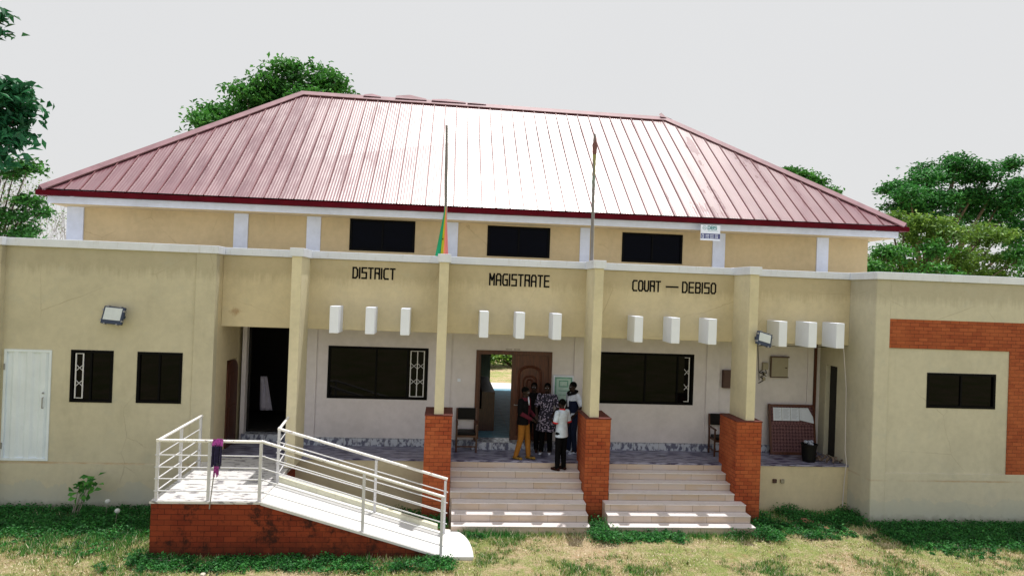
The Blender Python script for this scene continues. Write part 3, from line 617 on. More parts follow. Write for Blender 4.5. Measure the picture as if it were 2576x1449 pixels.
# bin
t = thing('waste_bin', 'black plastic waste bin in front of the notice board', 'bin', (9.02, 16.42, ZF))
MB().loft([(9.02, 16.42, ZF + .002, .15, .15), (9.02, 16.42, ZF + .40, .19, .19), (9.02, 16.42, ZF + .41, .205, .205), (9.02, 16.42, ZF + .44, .205, .205), (9.02, 16.42, ZF + .441, .18, .18), (9.02, 16.42, ZF + .32, .17, .17)], 20).build('bin_body', 'vinyl', t, smooth=False)
m = MB(); random.seed(5)
for i in range(7): m.ball((9.02 + random.uniform(-.1, .1), 16.42 + random.uniform(-.1, .1), ZF + .42 + random.uniform(0, .06)), .05, .06, .04, 6, 5)
m.build('rubbish', 'paper', t); t.children[-1].data.materials[0] = M['ink']
# debris pile by the right wall
m = MB(); random.seed(8)
for i in range(22):
    cx, cy = 9.5 + random.uniform(-.25, .22), 16.4 + random.uniform(-.2, .3); a = random.uniform(0, 3); l_ = random.uniform(.06, .16)
    m.tube((cx, cy, ZF + random.uniform(.01, .09)), (cx + l_ * math.cos(a), cy + l_ * math.sin(a), ZF + random.uniform(.02, .14)), random.uniform(.008, .03), n_=6)
M['trash'] = m_plain('mixed_rubbish', (.14, .10, .08), .8, var=.8, scale=7)
tag(m.build('rubbish_pile', 'trash'), 'small heap of rubbish in the corner of the right hand bay', 'rubbish')
# hanging white cloth in the dark left room
m = MB(); P = []
for j in range(9):
    z = 2.62 - j * .11
    for i in range(9): P.append((-4.78 + (i / 8) * (.16 + .022 * j), 18.6 + .03 * math.sin(i * 1.9 + j * .2), z))
m.poly(P, [(j * 9 + i, j * 9 + i + 1, (j + 1) * 9 + i + 1, (j + 1) * 9 + i) for j in range(8) for i in range(8)])
M['clothw'] = m_plain('greyish_cloth', (.42, .40, .50), .9)
o = m.build('hanging_cloth', 'clothw', clean=False, smooth=True); sd = o.modifiers.new('solid', 'SOLIDIFY'); sd.thickness = .008
tag(o, 'pale cloth hanging inside the dark left doorway', 'cloth')
# banner on the fascia
t = thing('advert_sign', 'white and blue advertising sign with teal letters under the eave', 'sign', (6.65, 17.34, 6.7))
MB().box(6.41, 6.93, 17.335, 17.35, 6.56, 6.955).build('board', 'fin', t)
M['navy'] = m_plain('navy_print', (.015, .02, .16), .5); M['teal'] = m_plain('teal_print', (.10, .30, .34), .6)
MB().box(6.415, 6.925, 17.332, 17.340, 6.605, 6.735).build('blue_panel', 'navy', t)
m = MB(); m.wall(6.44, 6.50, 6.62, 6.715, 17.329, 17.334, [(6.452, 6.488, 6.635, 6.70)])
for j in range(3):
    for i in range(11): m.box(6.545 + i * .031, 6.545 + i * .031 + (.018 if i not in (3, 7) else .01), 17.329, 17.334, 6.69 - j * .035 + (.006 if i in (3, 7) else 0), 6.712 - j * .035 - (.006 if i in (3, 7) else 0))
m.build('print', 'fin', t)
word('DBS', 6.60, 6.83, 6.845, 6.925, 17.335, 'teal', .011, 'print', t)
m = MB(); k = 20
P = [(6.51 + r_ * math.cos(2 * math.pi * i / k), 17.333, 6.88 + r_ * math.sin(2 * math.pi * i / k)) for r_ in (.052, .042) for i in range(k)]
m.poly(P, [(i, (i + 1) % k, (i + 1) % k + k, i + k) for i in range(k)]); m.box(6.48, 6.54, 17.331, 17.336, 6.868, 6.876); m.box(6.485, 6.535, 17.331, 17.336, 6.888, 6.895); m.box(6.60, 6.88, 17.331, 17.336, 6.80, 6.806); m.build('logo', 'teal', t, clean=False)
# flagpoles and flags
M['pole'] = m_plain('grey_steel_pole', (.20, .19, .19), .5, .3)
def pole(x, xt, label):
    t = thing('flagpole', label, 'flagpole', (x, 16.5, 5.4), 'flagpoles on the parapet')
    m = MB(); m.tube((x, 16.5, 5.4), (xt, 16.5, 8.93), .038, .030, 12); m.build('pole', 'pole', t)
    m = MB(); m.box(x - .05, x + .05, 16.45, 16.56, 5.4, 5.47); m.tube((x, 16.5, 5.95), (x, 16.5, 6.0), .034); m.build('bracket', 'pole', t)
    m = MB(); m.tube((x + .045, 16.48, 5.5), (xt + .03, 16.48, 8.85), .004, n_=5); m.build('halyard', 'railw', t); return t
pole(-.10, -.18, 'left flagpole, with a drooping flag tied near its foot')
t2 = pole(3.42, 3.38, 'right flagpole, topped by a furled flag')
def cloth(name, rows, cols, fn, mat, label, cat='flag'):
    m = MB(); P = [fn(i / (cols - 1), j / (rows - 1)) for j in range(rows) for i in range(cols)]
    m.poly(P, [(j * cols + i, j * cols + i + 1, (j + 1) * cols + i + 1, (j + 1) * cols + i) for j in range(rows - 1) for i in range(cols - 1)])
    o = m.build(name, mat, clean=False, smooth=True); s = o.modifiers.new('solid', 'SOLIDIFY'); s.thickness = .005; return tag(o, label, cat)
n = N('tricolour_flag'); g = n.n('TexCoord'); sp = n.n('SeparateXYZ'); n.l(g.outputs['Object'], sp.inputs[0])
# stripes run down the gathered flag: colour by the fan coordinate (x - x0) / width(z)
wz = n.math('MULTIPLY_ADD', n.math('SUBTRACT', 7.0, sp.outputs[2]), .24); wz.node.inputs[2].default_value = .03
fx = n.math('DIVIDE', n.math('ADD', sp.outputs[0], n.math('MULTIPLY_ADD', n.math('SUBTRACT', 7.0, sp.outputs[2]), .165)), wz)
fx.node.inputs[0].default_value = 0
a_ = n.math('SUBTRACT', 7.0, sp.outputs[2]); b_ = n.math('MULTIPLY', a_, .165)
num = n.math('ADD', n.math('ADD', sp.outputs[0], .145), b_); den = n.math('ADD', n.math('MULTIPLY', a_, .24), .03)
M['flag'] = n.fin(n.ramp(n.math('DIVIDE', num, den), [(0., (.0, .30, .13)), (.40, (.62, .55, .02)), (.60, (.75, .22, .10)), (.74, (.72, .25, .24))], True), .8)
def ff(a, b):
    z = 7.0 - b * 1.24; wd = .03 + .24 * (7.0 - z); x0_ = -.145 - .165 * (7.0 - z)
    return (x0_ + a * wd, 16.44 + .035 * math.sin(a * 15 + b * 1.5) * b, z)
cloth('flag', 24, 26, ff, 'flag', 'green yellow and red flag drooping against the parapet from the left pole')
m = MB(); st = []
for i in range(10):
    a = math.pi / 2 + i * math.pi / 5; r_ = .035 if i % 2 == 0 else .015; st.append((-.17 + r_ * math.cos(a) * .6, 6.23 + r_ * math.sin(a)))
m.prism(st, 'y', 16.385, 16.392); o = m.build('star', 'black_paint', bpy.data.objects['flag'])
n = N('furled_flag'); g = n.n('TexCoord'); sp = n.n('SeparateXYZ'); n.l(g.outputs['Object'], sp.inputs[0])
M['flag2'] = n.fin(n.ramp(n.math('DIVIDE', n.math('SUBTRACT', sp.outputs[2], 7.5), 1.5), [(0., (.22, .22, .22)), (.08, (.16, .27, .22)), (.28, (.28, .28, .10)), (.62, (.17, .075, .075)), (.9, (.16, .10, .10))], True), .8)
m = MB(); m.loft([(3.395, 16.5, z, r_, r_ * .8) for z, r_ in ((7.55, .034), (7.8, .040), (8.1, .038), (8.35, .042), (8.5, .052), (8.65, .064), (8.75, .042), (8.88, .030))], 12)
tag(m.build('furled_flag', 'flag2', smooth=True), 'small furled flag with a maroon tip around the right pole', 'flag')

# ------------------------------------------------------------------ ramp and railings
t = thing('access_ramp', 'brick access ramp with white tiled landing and sloping white deck', 'ramp', (-2.5, 13.8, 0))
xa, xb, xe, y0, y1 = -5.21, -3.29, .06, 13.10, 14.42
m = MB(); m.box(xa, xb, y0, 15.70, -.3, 1.0); m.box(XL + .02, xb, 15.70, YV - .005, -.3, 1.0)
m.prism([(xb, -.3), (xe, -.3), (xe, .02), (xb, .998)], 'y', y0 + .002, y1 + .14); m.build('brick_base', 'brick', t)
m = MB(); m.poly([(xa - .02, y0 - .025, 1.0), (xb + .01, y0 - .025, 1.0), (xb + .01, 15.715, 1.0), (xa - .02, 15.715, 1.0), (xa - .02, y0 - .025, 1.04), (xb + .01, y0 - .025, 1.04), (xb + .01, 15.715, 1.10), (xa - .02, 15.715, 1.10)], [(0, 1, 2, 3), (4, 5, 6, 7), (0, 4, 5, 1), (1, 5, 6, 2), (2, 6, 7, 3), (3, 7, 4, 0)])
m.poly([(XL + .02, 15.715, 1.0), (xb + .01, 15.715, 1.0), (xb + .01, YV - .03, 1.0), (XL + .02, YV - .03, 1.0), (XL + .02, 15.715, 1.10), (xb + .01, 15.715, 1.10), (xb + .01, YV - .03, 1.125), (XL + .02, YV - .03, 1.125)], [(4, 5, 6, 7), (1, 5, 6, 2), (2, 6, 7, 3)])
m.build('landing', 'landing', t)
m = MB(); m.prism([(xb + .012, .985), (xe, .015), (xe, .055), (xb + .012, 1.038)], 'y', y0 - .022, y1); m.build('sloping_deck', 'apron', t)
m = MB(); m.prism([(xb + .012, .985), (xe - .1, .03), (xe - .1, .17), (xb + .012, 1.15)], 'y', y1 + .002, y1 + .15); m.build('kerb', 'kerb', t, bevel=.006)
m = MB(); k = [(xe + .002, y0 - .03)] + [(xe + .60 * math.cos(s) ** .75, y0 - .03 + (y1 + .2 - y0) * math.sin(s) ** .9) for s in [math.pi / 2 * i / 14 for i in range(0, 14)]] + [(xe + .002, y1 + .18)]
m.prism(k, 'z', -.1, .052); m.build('curved_apron', 'apron', t, bevel=.008)
HT = (.17, .39, .60, .82)
def dz(x): return 1.04 if x <= xb else 1.04 - (x - xb) / (xe - xb) * .98
def railing(label, runs, posts, grp='white steel railings of the access ramp'):
    t = thing('ramp_railing', label, 'railing', runs[0][0], grp)
    for p in posts:
        m = MB(); m.box(p[0] - .026, p[0] + .026, p[1] - .026, p[1] + .026, p[2] - .01, p[2] + 1.06); m.build('post', 'railw', t, bevel=.004)
    for a, b in runs:
        A, Bq = V(a), V(b); dd = (Bq - A).normalized() * .03
        m = MB(); m.tube(A + V((0, 0, 1.085)) - dd, Bq + V((0, 0, 1.085)) + dd, .028, n_=12); m.build('top_rail', 'railtop', t, smooth=False)
        m = MB()
        for h in HT: m.tube(A + V((0, 0, h)) - dd * 1.6, Bq + V((0, 0, h)) + dd * 1.6, .0120, n_=8)
        m.build('rails', 'railw', t)
    return t
yf = y0 + .05; xc = xa + .07
railing('white railing round the landing and down the near side of the ramp', [((xc, yf, 1.04), (xb, yf, 1.04)), ((xb, yf, 1.04), (xe - .02, yf, dz(xe - .02))), ((xc, yf, 1.04), (xc, 15.35, 1.08))],
        [(xc, yf, 1.04), (-4.23, yf, 1.04), (xb - .03, yf, 1.04), (-1.43, yf, dz(-1.43)), (xe - .02, yf, dz(xe - .02)), (xc, 14.25, 1.06), (xc, 15.32, 1.09)])
yg = y1 - .07
railing('white railing along the far side of the ramp beside the veranda', [((xb + .01, yg, 1.04), (xe + .04, yg, .08)), ((xb + .01, yg, 1.04), (xb - .06, 15.95, 1.13))],
        [(xb + .01, yg, 1.06), (-1.33, yg, dz(-1.33)), (xe + .03, yg, .06), (xb - .06, 15.93, 1.11)])
# mop
t = thing('mop', 'purple and navy mop propped upside down on the landing railing', 'mop', (-4.12, 13.0, .95))
m = MB(); m.tube((-4.17, 13.055, .92), (-4.07, 13.08, 2.12), .011, n_=8); m.build('handle', 'grey_metal', t)
M['mopa'] = m_plain('navy_mop_strands', (.02, .015, .06), .9, var=.6, scale=30); M['mopb'] = m_plain('purple_mop_cloth', (.30, .04, .24), .9, var=.5, scale=25)
m = MB(); random.seed(2)
for i in range(46):
    a = random.uniform(-.085, .075); yy = 13.06 + random.uniform(-.04, .0); z0_ = 2.14; l_ = random.uniform(.36, .50)
    m.path([(-4.07 + a * .7, 13.08, z0_), (-4.07 + a, yy, z0_ - .08), (-4.075 + a * 1.05, yy, z0_ - l_)], .008, 5)
m.build('strands', 'mopa', t)
m = MB(); random.seed(4)
for i in range(26):
    a = random.uniform(-.09, .09); m.path([(-4.07 + a, 13.03, 2.07 + random.uniform(-.02, .02)), (-4.07 + a * .9, 13.07, 2.155 + random.uniform(0, .03)), (-4.07 + a * .8, 13.14, 2.12)], .012, 5)
m.build('head_band', 'mopb', t)
m = MB()
for i in range(7): m.path([(-4.10 + i * .012, 13.02, 1.70), (-4.11 + i * .014, 13.02, 1.58 - random.uniform(0, .08))], .009, 5)
m.build('fringe', 'mopb', t)
# ------------------------------------------------------------------ ground
n = N('dry_lawn'); p = n.obj()
a = n.noise(.55, 6, p, .65); b = n.noise(3.2, 8, p, .75); c3 = n.mix(.5, n.noise(30, 8, p, .85), n.noise(90, 6, p, .8))
tan = n.ramp(c3, [(.40, (.22, .13, .065)), (.5, (.56, .43, .27)), (.60, (.80, .70, .50))])
grn = n.ramp(c3, [(.41, (.06, .12, .02)), (.5, (.24, .32, .08)), (.60, (.50, .54, .20))])
mask = n.math('ADD', n.math('MULTIPLY', a, .45), n.math('ADD', n.math('MULTIPLY', b, .35), n.math('MULTIPLY', n.noise(11, 6, p, .8), .25)))
col = n.mix(n.ramp(mask, [(.475, 0.), (.57, .9)]), tan, grn)
red = n.noise(1.3, 6, p, .7); col = n.mix(n.ramp(red, [(.57, 0.), (.68, .6)]), col, (.42, .22, .12))
M['lawn'] = n.fin(col, .95, bump=n.noise(55, 6, p, .8), bs=1.0, bd=.05, spec=.1)
m = MB(); k = 60
gx = np.concatenate([np.linspace(-600, -16, 8), np.linspace(-15, 17, 90), np.linspace(18, 600, 8)]); gy = np.concatenate([np.linspace(-300, 8, 5), np.linspace(8.5, 17, 34), np.linspace(18, 900, 14)])
def gz(x, y):
    if -16 < x < 18 and 8 < y < 17: return .02 * math.sin(x * 1.3 + y) + .015 * math.sin(x * 3.1 - y * 2.2) - .02
    return -.02
m.poly([(x, y, gz(x, y)) for y in gy for x in gx], [(j * len(gx) + i, j * len(gx) + i + 1, (j + 1) * len(gx) + i + 1, (j + 1) * len(gx) + i) for j in range(len(gy) - 1) for i in range(len(gx) - 1)])
o = m.build('ground', 'lawn', clean=False, smooth=True); tag(o, 'dry tan lawn with green patches', kind='structure')

# ------------------------------------------------------------------ leaves
def m_leaf(name, c, var=.45, tr=.25, rough=.55):
    n = N(name); at = n.n('Attribute', attribute_name='tint')
    col = n.ramp(at.outputs['Fac'], [(0., tuple(v * (1 - var) for v in c)), (.5, c), (1., (c[0] * (1 + var * 2.2), c[1] * (1 + var * 1.1), c[2] * (1 + var * .8)))])
    n.fin(col, rough, spec=.3)
    ti = n.n('BsdfTranslucent'); n.l(n.mix(.5, col, (c[0] * 2.2, c[1] * 1.7, c[2])), ti.inputs[0]); mx = n.n('MixShader'); mx.inputs[0].default_value = tr
    n.l(n.b.outputs[0], mx.inputs[1]); n.l(ti.outputs[0], mx.inputs[2]); n.l(mx.outputs[0], n.o.inputs[0]); return n.m
def leaves(name, mat, C, Nn, L, W, tint, parent=None, fold=.25, rng=None, droop=0):
    """leaf blades: centres C, facing Nn, length L, width W; each two folded quads"""
    k = len(C); rng = rng or np.random.default_rng(1)
    Nn = Nn / np.linalg.norm(Nn, axis=1)[:, None]
    t = rng.normal(size=(k, 3)); t[:, 2] -= droop; t -= (t * Nn).sum(1)[:, None] * Nn; t /= np.linalg.norm(t, axis=1)[:, None]; s = np.cross(Nn, t)
    L = np.broadcast_to(L, k)[:, None]; W = np.broadcast_to(W, k)[:, None]
    v = np.stack([C - t * L * .5, C - t * L * .05 + s * W * .5 + Nn * W * fold, C + t * L * .5 - Nn * L * .12, C - t * L * .05 - s * W * .5 + Nn * W * fold], 1).reshape(-1, 3)
    me = bpy.data.meshes.new(name); me.vertices.add(4 * k); me.vertices.foreach_set('co', v.astype(np.float32).ravel())
    idx = np.arange(k)[:, None] * 4 + np.array([0, 1, 2, 0, 2, 3]); me.loops.add(6 * k); me.loops.foreach_set('vertex_index', idx.ravel().astype(np.int32))
    me.polygons.add(2 * k); me.polygons.foreach_set('loop_start', (np.arange(2 * k) * 3).astype(np.int32)); me.polygons.foreach_set('loop_total', np.full(2 * k, 3, np.int32))
    at = me.attributes.new('tint', 'FLOAT', 'POINT'); at.data.foreach_set('value', np.repeat(tint, 4).astype(np.float32))
    me.update(); me.validate(); me.materials.append(mat); o = bpy.data.objects.new(name, me); COL.objects.link(o)
    if parent is not None: o.parent = parent; me.transform(wm(parent).inverted())
    return o
M['bark'] = m_plain('bark', (.13, .10, .075), .9, var=.4, scale=9, bump=.5); M['twig'] = m_plain('dry_twig', (.30, .25, .23), .9, var=.3)
LG = m_leaf('emerald_leaf', (.048, .21, .042), .85); LY = m_leaf('yellow_green_leaf', (.12, .26, .050), .7); LD = m_leaf('dark_leaf', (.034, .185, .046), .8); LB = m_leaf('big_dark_leaf', (.020, .14, .060), .6, tr=.15)
def tree(name, label, base, clumps, leaf, mat, dens, seed, trunk=.22, group=None, cat='tree', droop=0.2, sat=4, spread=1.):
    rng = np.random.default_rng(seed); t = thing(name, label, cat, base, group)
    b = V(base); mx = MB(); cz = np.mean([c[2] for c in clumps]); cxm = np.mean([c[0] for c in clumps]); cym = np.mean([c[1] for c in clumps])
    zlo = min(c[2] - c[3] for c in clumps); fork = V((b.x * .4 + cxm * .6, b.y * .5 + cym * .5, b.z + (zlo - b.z) * .75 if zlo > b.z + .5 else b.z + .4))
    mx.tube(b, fork, trunk, trunk * .72, 10, False)
    for c_ in clumps:
        e = V(c_[:3]); mid = fork.lerp(e, .5) + V(rng.normal(size=3) * .25 * c_[3]); mid.z -= .1
        r0 = trunk * .42; mx.tube(fork, mid, r0, r0 * .6, 7, False); mx.tube(mid, e, r0 * .6, r0 * .25, 6, False)
        for q in range(4):
            dv = rng.normal(size=3); dv /= np.linalg.norm(dv); dv *= c_[3] * .9; dv[2] *= .7; mx.tube(e, e + V(dv), r0 * .25, r0 * .06, 5, False)
    mx.build('trunk', 'bark', t, clean=False)
    more = []
    for c_ in clumps:      # small outlying sprays break the outline
        for q in range(sat):
            dv = rng.normal(size=3); dv[2] = abs(dv[2]) * .7; dv /= np.linalg.norm(dv); f_ = rng.uniform(.95, 1.2); more.append((c_[0] + dv[0] * c_[3] * f_, c_[1] + dv[1] * c_[3] * f_, c_[2] + dv[2] * c_[3] * f_ * .8, c_[3] * rng.uniform(.18, .36), .7))
    clumps = clumps + more
    Cs, Ns, Ts = [], [], []
    for c_ in clumps:
        R_ = c_[3]; fl = c_[4] if len(c_) > 4 else .75
        k = max(8, int(dens * R_ ** 2))                           # small sub-sprays spread over the clump
        dv = rng.normal(size=(k, 3)); dv /= np.linalg.norm(dv, axis=1)[:, None]; rr = rng.uniform(.35, 1.05, size=(k, 1)) ** .6
        sc = dv * rr * R_ * np.array([1, 1, fl]) + np.array(c_[:3]); tb = rng.uniform(.1, .9)
        per = 13; off = rng.normal(size=(k, per, 3)) * leaf * 1.05 * spread * np.array([1.2, 1.2, .5])
        P = (sc[:, None, :] + off).reshape(-1, 3); nn_ = np.repeat(dv, per, 0) * .5 + rng.normal(size=(k * per, 3)) * .45 + np.array([0, 0, .75])
        Cs.append(P); Ns.append(nn_); Ts.append(np.clip(np.repeat(tb * .45 + .55 * rng.uniform(0, 1, k) ** 1.6, per) + rng.normal(size=k * per) * .16, 0, 1))
    C_ = np.concatenate(Cs); leaves('crown', mat, C_, np.concatenate(Ns), leaf * rng.uniform(.7, 1.3, len(C_)), leaf * .5 * rng.uniform(.7, 1.2, len(C_)), np.concatenate(Ts), t, rng=rng, droop=droop)
    return t
def ray(px, py):
    a = px - 1288; b_ = py - 724.5; A = a * math.cos(ROL) + b_ * math.sin(ROL); B_ = -a * math.sin(ROL) + b_ * math.cos(ROL)
    return d + r * (A / 1745.4) - u * (B_ / 1745.4)
def at(px, py, y): v = ray(px, py); t_ = y / v.y; return (v.x * t_, y, CAMH + v.z * t_)
def cl(y, lst):      # crown clumps measured on the photograph, set at their own depth y (+dy)
    out = []
    for q in lst:
        px, py, pr, dy = q[:4]; p = at(px, py, y + dy); out.append((*p, .85 * pr / 1745.4 * (y + dy), q[4] if len(q) > 4 else .75))
    return out
tree('broadleaf_tree', 'tall round green tree behind the left end of the roof ridge', (-9.5, 37, 0), cl(36, [(720, 200, 48, 0), (785, 205, 45, 1), (665, 225, 45, 0), (620, 245, 42, -1), (700, 265, 55, 1), (780, 255, 50, -1), (835, 215, 28, 0), (840, 245, 34, 1), (640, 285, 50, 0), (580, 300, 40, 1), (545, 300, 38, 0), (510, 318, 32, -1), (600, 340, 50, 0), (520, 360, 50, 0), (700, 330, 60, 0), (820, 290, 40, 1)]), .27, LG, 58, 3, .35)
tree('spreading_tree', 'wide dark green tree at the far right with layered crown', (28, 42, 0), cl(40, [(2330, 450, 55, 0, .5), (2400, 440, 55, 1, .5), (2480, 440, 60, 0, .5), (2290, 500, 45, -1, .5), (2270, 475, 28, 0, .4), (2350, 500, 65, 0, .5), (2430, 500, 70, 1, .5), (2520, 500, 70, 0, .6), (2275, 525, 40, 0, .5), (2250, 482, 20, 0, .4), (2340, 550, 60, 0), (2450, 560, 70, 2), (2550, 540, 60, 0), (2570, 600, 60, 0), (2600, 470, 50, 1), (2535, 420, 22, 0, .5), (2410, 418, 24, 0, .5)]), .26, LD, 55, 5, .4, 'trees behind the right wing')
tree('pale_green_tree', 'yellow green tree just behind the right wing parapet', (22, 33, 0), cl(31, [(2270, 570, 45, 0, .5), (2340, 570, 50, 0, .5), (2400, 590, 55, -1, .5), (2470, 600, 50, 0, .45), (2240, 560, 30, 0, .5), (2520, 590, 30, 1, .5), (2300, 610, 40, 1, .6), (2390, 650, 45, 0), (2460, 655, 42, 1), (2310, 680, 45, 0), (2540, 660, 38, 0), (2215, 660, 36, 0, .7), (2240, 700, 40, 1), (2430, 690, 45, 0), (2520, 700, 40, 0)]), .20, LY, 68, 9, .28, 'trees behind the right wing')
tree('leafy_bush', 'dark green bush between the right wing and the pale tree', (19, 30, 0), cl(29, [(2225, 640, 22, 0), (2265, 645, 32, 0), (2200, 680, 32, 0), (2345, 635, 35, 1), (2570, 650, 30, 1), (2350, 700, 50, 0), (2600, 700, 50, 0)]), .20, LG, 70, 12, .15, 'trees behind the right wing')
tree('distant_tree', 'small green crown showing over the right hand hip of the roof', (19, 45, 0), cl(44, [(2000, 445, 22, 0, .5), (2030, 458, 24, 0, .5), (2055, 468, 22, 0), (2085, 492, 18, 0), (1985, 440, 12, 0, .5), (2040, 500, 40, 0)]), .26, LG, 70, 15, .2)
tree('large_leaved_tree', 'tree with big drooping leaves at the left edge', (-17.5, 23, 0), cl(22.5, [(8, 218, 24, 0), (38, 222, 14, 0), (44, 258, 16, 0), (-2, 262, 32, 0), (38, 292, 14, 0), (12, 305, 22, 0), (-25, 240, 50, 0), (35, 345, 14, 0), (8, 345, 22, 0), (-5, 395, 24, 0), (-45, 330, 55, 0), (-26, 32, 8, 0, 1.2), (-30, 78, 8, 0, 1.2)]), .36, LB, 26, 21, .2, droop=1.3, sat=0, spread=.62)
tree('garden_bush', 'bright green bush above the left wing parapet, beneath the big leaved tree', (-17.5, 25, 0), cl(24, [(40, 415, 26, 0, .5), (70, 425, 20, 0, .5), (20, 440, 24, 0), (5, 430, 30, 0), (30, 545, 32, 0), (55, 562, 26, 0), (0, 550, 34, 0), (82, 512, 18, 0), (98, 538, 15, 0), (20, 590, 32, 0), (66, 590, 22, 0), (75, 505, 16, 0)]), .17, LG, 80, 23, .12, sat=1)
# bare twiggy shrubs at left
def twigs(name, label, base, n_, h, seed, spread):
    rng = random.Random(seed); t = thing(name, label, 'shrub', base, 'leafless shrubs behind the left wing'); m = MB(); tip = []
    def grow(p, dr_, l_, r_, dep):
        q = p + dr_ * l_; m.tube(p, q, r_, r_ * .6, 4, False)
        if dep == 0: tip.append(q); return
        for i in range(rng.choice((2, 3))):
            nd = (dr_ + V((rng.gauss(0, .3), rng.gauss(0, .3), rng.gauss(.1, .2)))).normalized(); grow(q, nd, l_ * rng.uniform(.6, .85), r_ * .6, dep - 1)
    for i in range(n_): grow(V(base) + V((rng.uniform(-spread, spread), rng.uniform(-.6, .6), 0)), V((rng.gauss(0, .12), rng.gauss(0, .12), 1)).normalized(), h * rng.uniform(.3, .42), .03, 4)
    m.build('branches', 'twig', t, clean=False)
    g = np.random.default_rng(seed); P = np.array([tuple(q) for q in tip]); P = np.repeat(P, 3, 0) + g.normal(size=(len(P) * 3, 3)) * .08
    leaves('foliage', LY, P, g.normal(size=P.shape) + [0, 0, .8], .09, .05, g.uniform(0, 1, len(P)), t, rng=g)
twigs('bare_shrub', 'grey leafless shrub right beside the corner of the upper storey', (-15.6, 27, 0), 12, 7.8, 3, 1.3)
twigs('bare_shrub', 'grey leafless shrub behind the bright green bush', (-19.2, 28, 0), 12, 8.2, 4, 1.6)
# shrubbery seen through the hall
tree('rear_bush', 'light green bush seen through the open doors', (5.0, 47, -.2), cl(46, [(1215, 900, 26, 0), (1250, 896, 24, 0), (1285, 898, 26, 1), (1240, 850, 45, 2), (1300, 850, 45, 2), (1180, 850, 45, 0), (1320, 900, 26, 0)]), .30, LY, 40, 31, .1, cat='bush')

# ------------------------------------------------------------------ grass blades and weeds (nobody could count them)
rng = np.random.default_rng(11)
def noise2(x, y, s, seed):
    g = np.random.default_rng(seed).uniform(0, 1, (64, 64)); fx, fy = (x * s) % 63, (y * s) % 63; i, j = fx.astype(int), fy.astype(int); a, b = fx - i, fy - j
    a, b = a * a * (3 - 2 * a), b * b * (3 - 2 * b)
    return g[i, j] * (1 - a) * (1 - b) + g[i + 1, j] * a * (1 - b) + g[i, j + 1] * (1 - a) * b + g[i + 1, j + 1] * a * b
def outside(x, y):   # keep plants out of walls, ramp and steps
    a = (x < XL + .02) & (y > YL - .04); b = (x > XR - .04) & (y > YR - .02); c_ = (x > XL) & (x < XR) & (y > YV - .05)
    d_ = (x > -5.26) & (x < .08) & (y > 13.07) & (y < 14.6); d2 = (x > -5.26) & (x < -3.27) & (y > 13.07); e = (x > .18) & (x < 3.19) & (y > 14.46); f = (x > 3.58) & (x < 6.82) & (y > 14.46)
    g = (x > -.42) & (x < 7.26) & (y > YP - .02) & (((x < .21)) | ((x > 3.15) & (x < 3.75)) | (x > 6.63)); h_ = (x > 0) & (y > 13.02) & (((x - .06) / .66) ** 2 + ((y - 13.07) / 1.62) ** 2 < 1)
    return ~(a | b | c_ | d_ | d2 | e | f | g | h_)
K = 430000; x = rng.uniform(-11, 14.5, K); y = rng.uniform(11.2, 16.0, K); v = .36 * noise2(x + 40, y, .8, 1) + .30 * noise2(x + 40, y, 3.1, 2) + .34 * noise2(x + 40, y, 9.3, 3)
edge = np.zeros(K)
for (xa_, xb_, ye, wd) in ((-12, -5.2, 15.75, 2.7), (-5.4, .2, 13.08, .5), (0, 7.2, 14.45, .45), (7, 9.9, 16.05, 2.0), (9.6, 16, 15.12, 2.3)):
    mk = (x > xa_) & (x < xb_); edge = np.maximum(edge, mk * np.clip(1 - (ye - y) / wd, 0, 1) * (y < ye))
keep = (rng.uniform(0, 1, K) < np.clip((v - .30) * 2.2, .10, 1) + edge * .6) & outside(x, y); x, y, v, edge = x[keep], y[keep], v[keep], edge[keep]
k = len(x); hgt = rng.uniform(.018, .05, k) * (1 + 2.2 * edge + 1.3 * (v > .62))
base = np.stack([x, y, np.full(k, -.01)], 1); dirn = rng.normal(size=(k, 3)) * .45 + [0, 0, 1]; dirn /= np.linalg.norm(dirn, axis=1)[:, None]
s = np.cross(dirn, rng.normal(size=(k, 3))); s /= np.linalg.norm(s, axis=1)[:, None]; wd = rng.uniform(.004, .009, (k, 1))
vv = np.stack([base - s * wd, base + s * wd, base + dirn * hgt[:, None] + rng.normal(size=(k, 3)) * .006], 1).reshape(-1, 3)
me = bpy.data.meshes.new('grass'); me.vertices.add(3 * k); me.vertices.foreach_set('co', vv.astype(np.float32).ravel()); me.loops.add(3 * k); me.loops.foreach_set('vertex_index', np.arange(3 * k, dtype=np.int32))
me.polygons.add(k); me.polygons.foreach_set('loop_start', (np.arange(k) * 3).astype(np.int32)); me.polygons.foreach_set('loop_total', np.full(k, 3, np.int32))
tn = np.clip((v - .5) * 1.6 + .38 + edge * .6 + rng.normal(size=k) * .15, .06, 1); tn = np.where(rng.uniform(0, 1, k) < .10, .0, np.where(rng.uniform(0, 1, k) < .12, .06, tn)); at_ = me.attributes.new('tint', 'FLOAT', 'POINT'); at_.data.foreach_set('value', np.repeat(tn, 3).astype(np.float32)); me.update(); me.validate()
n = N('grass_blade'); a_ = n.n('Attribute', attribute_name='tint'); M['blade'] = n.fin(n.ramp(a_.outputs['Fac'], [(0., (.16, .09, .045)), (.05, (.84, .74, .56)), (.34, (.66, .56, .36)), (.50, (.46, .48, .18)), (.64, (.17, .33, .08)), (.95, (.05, .25, .05))]), .8, spec=.15)
me.materials.append(M['blade']); o = bpy.data.objects.new('grass', me); COL.objects.link(o); tag(o, 'short mixed dry and green grass over the lawn', kind='stuff')
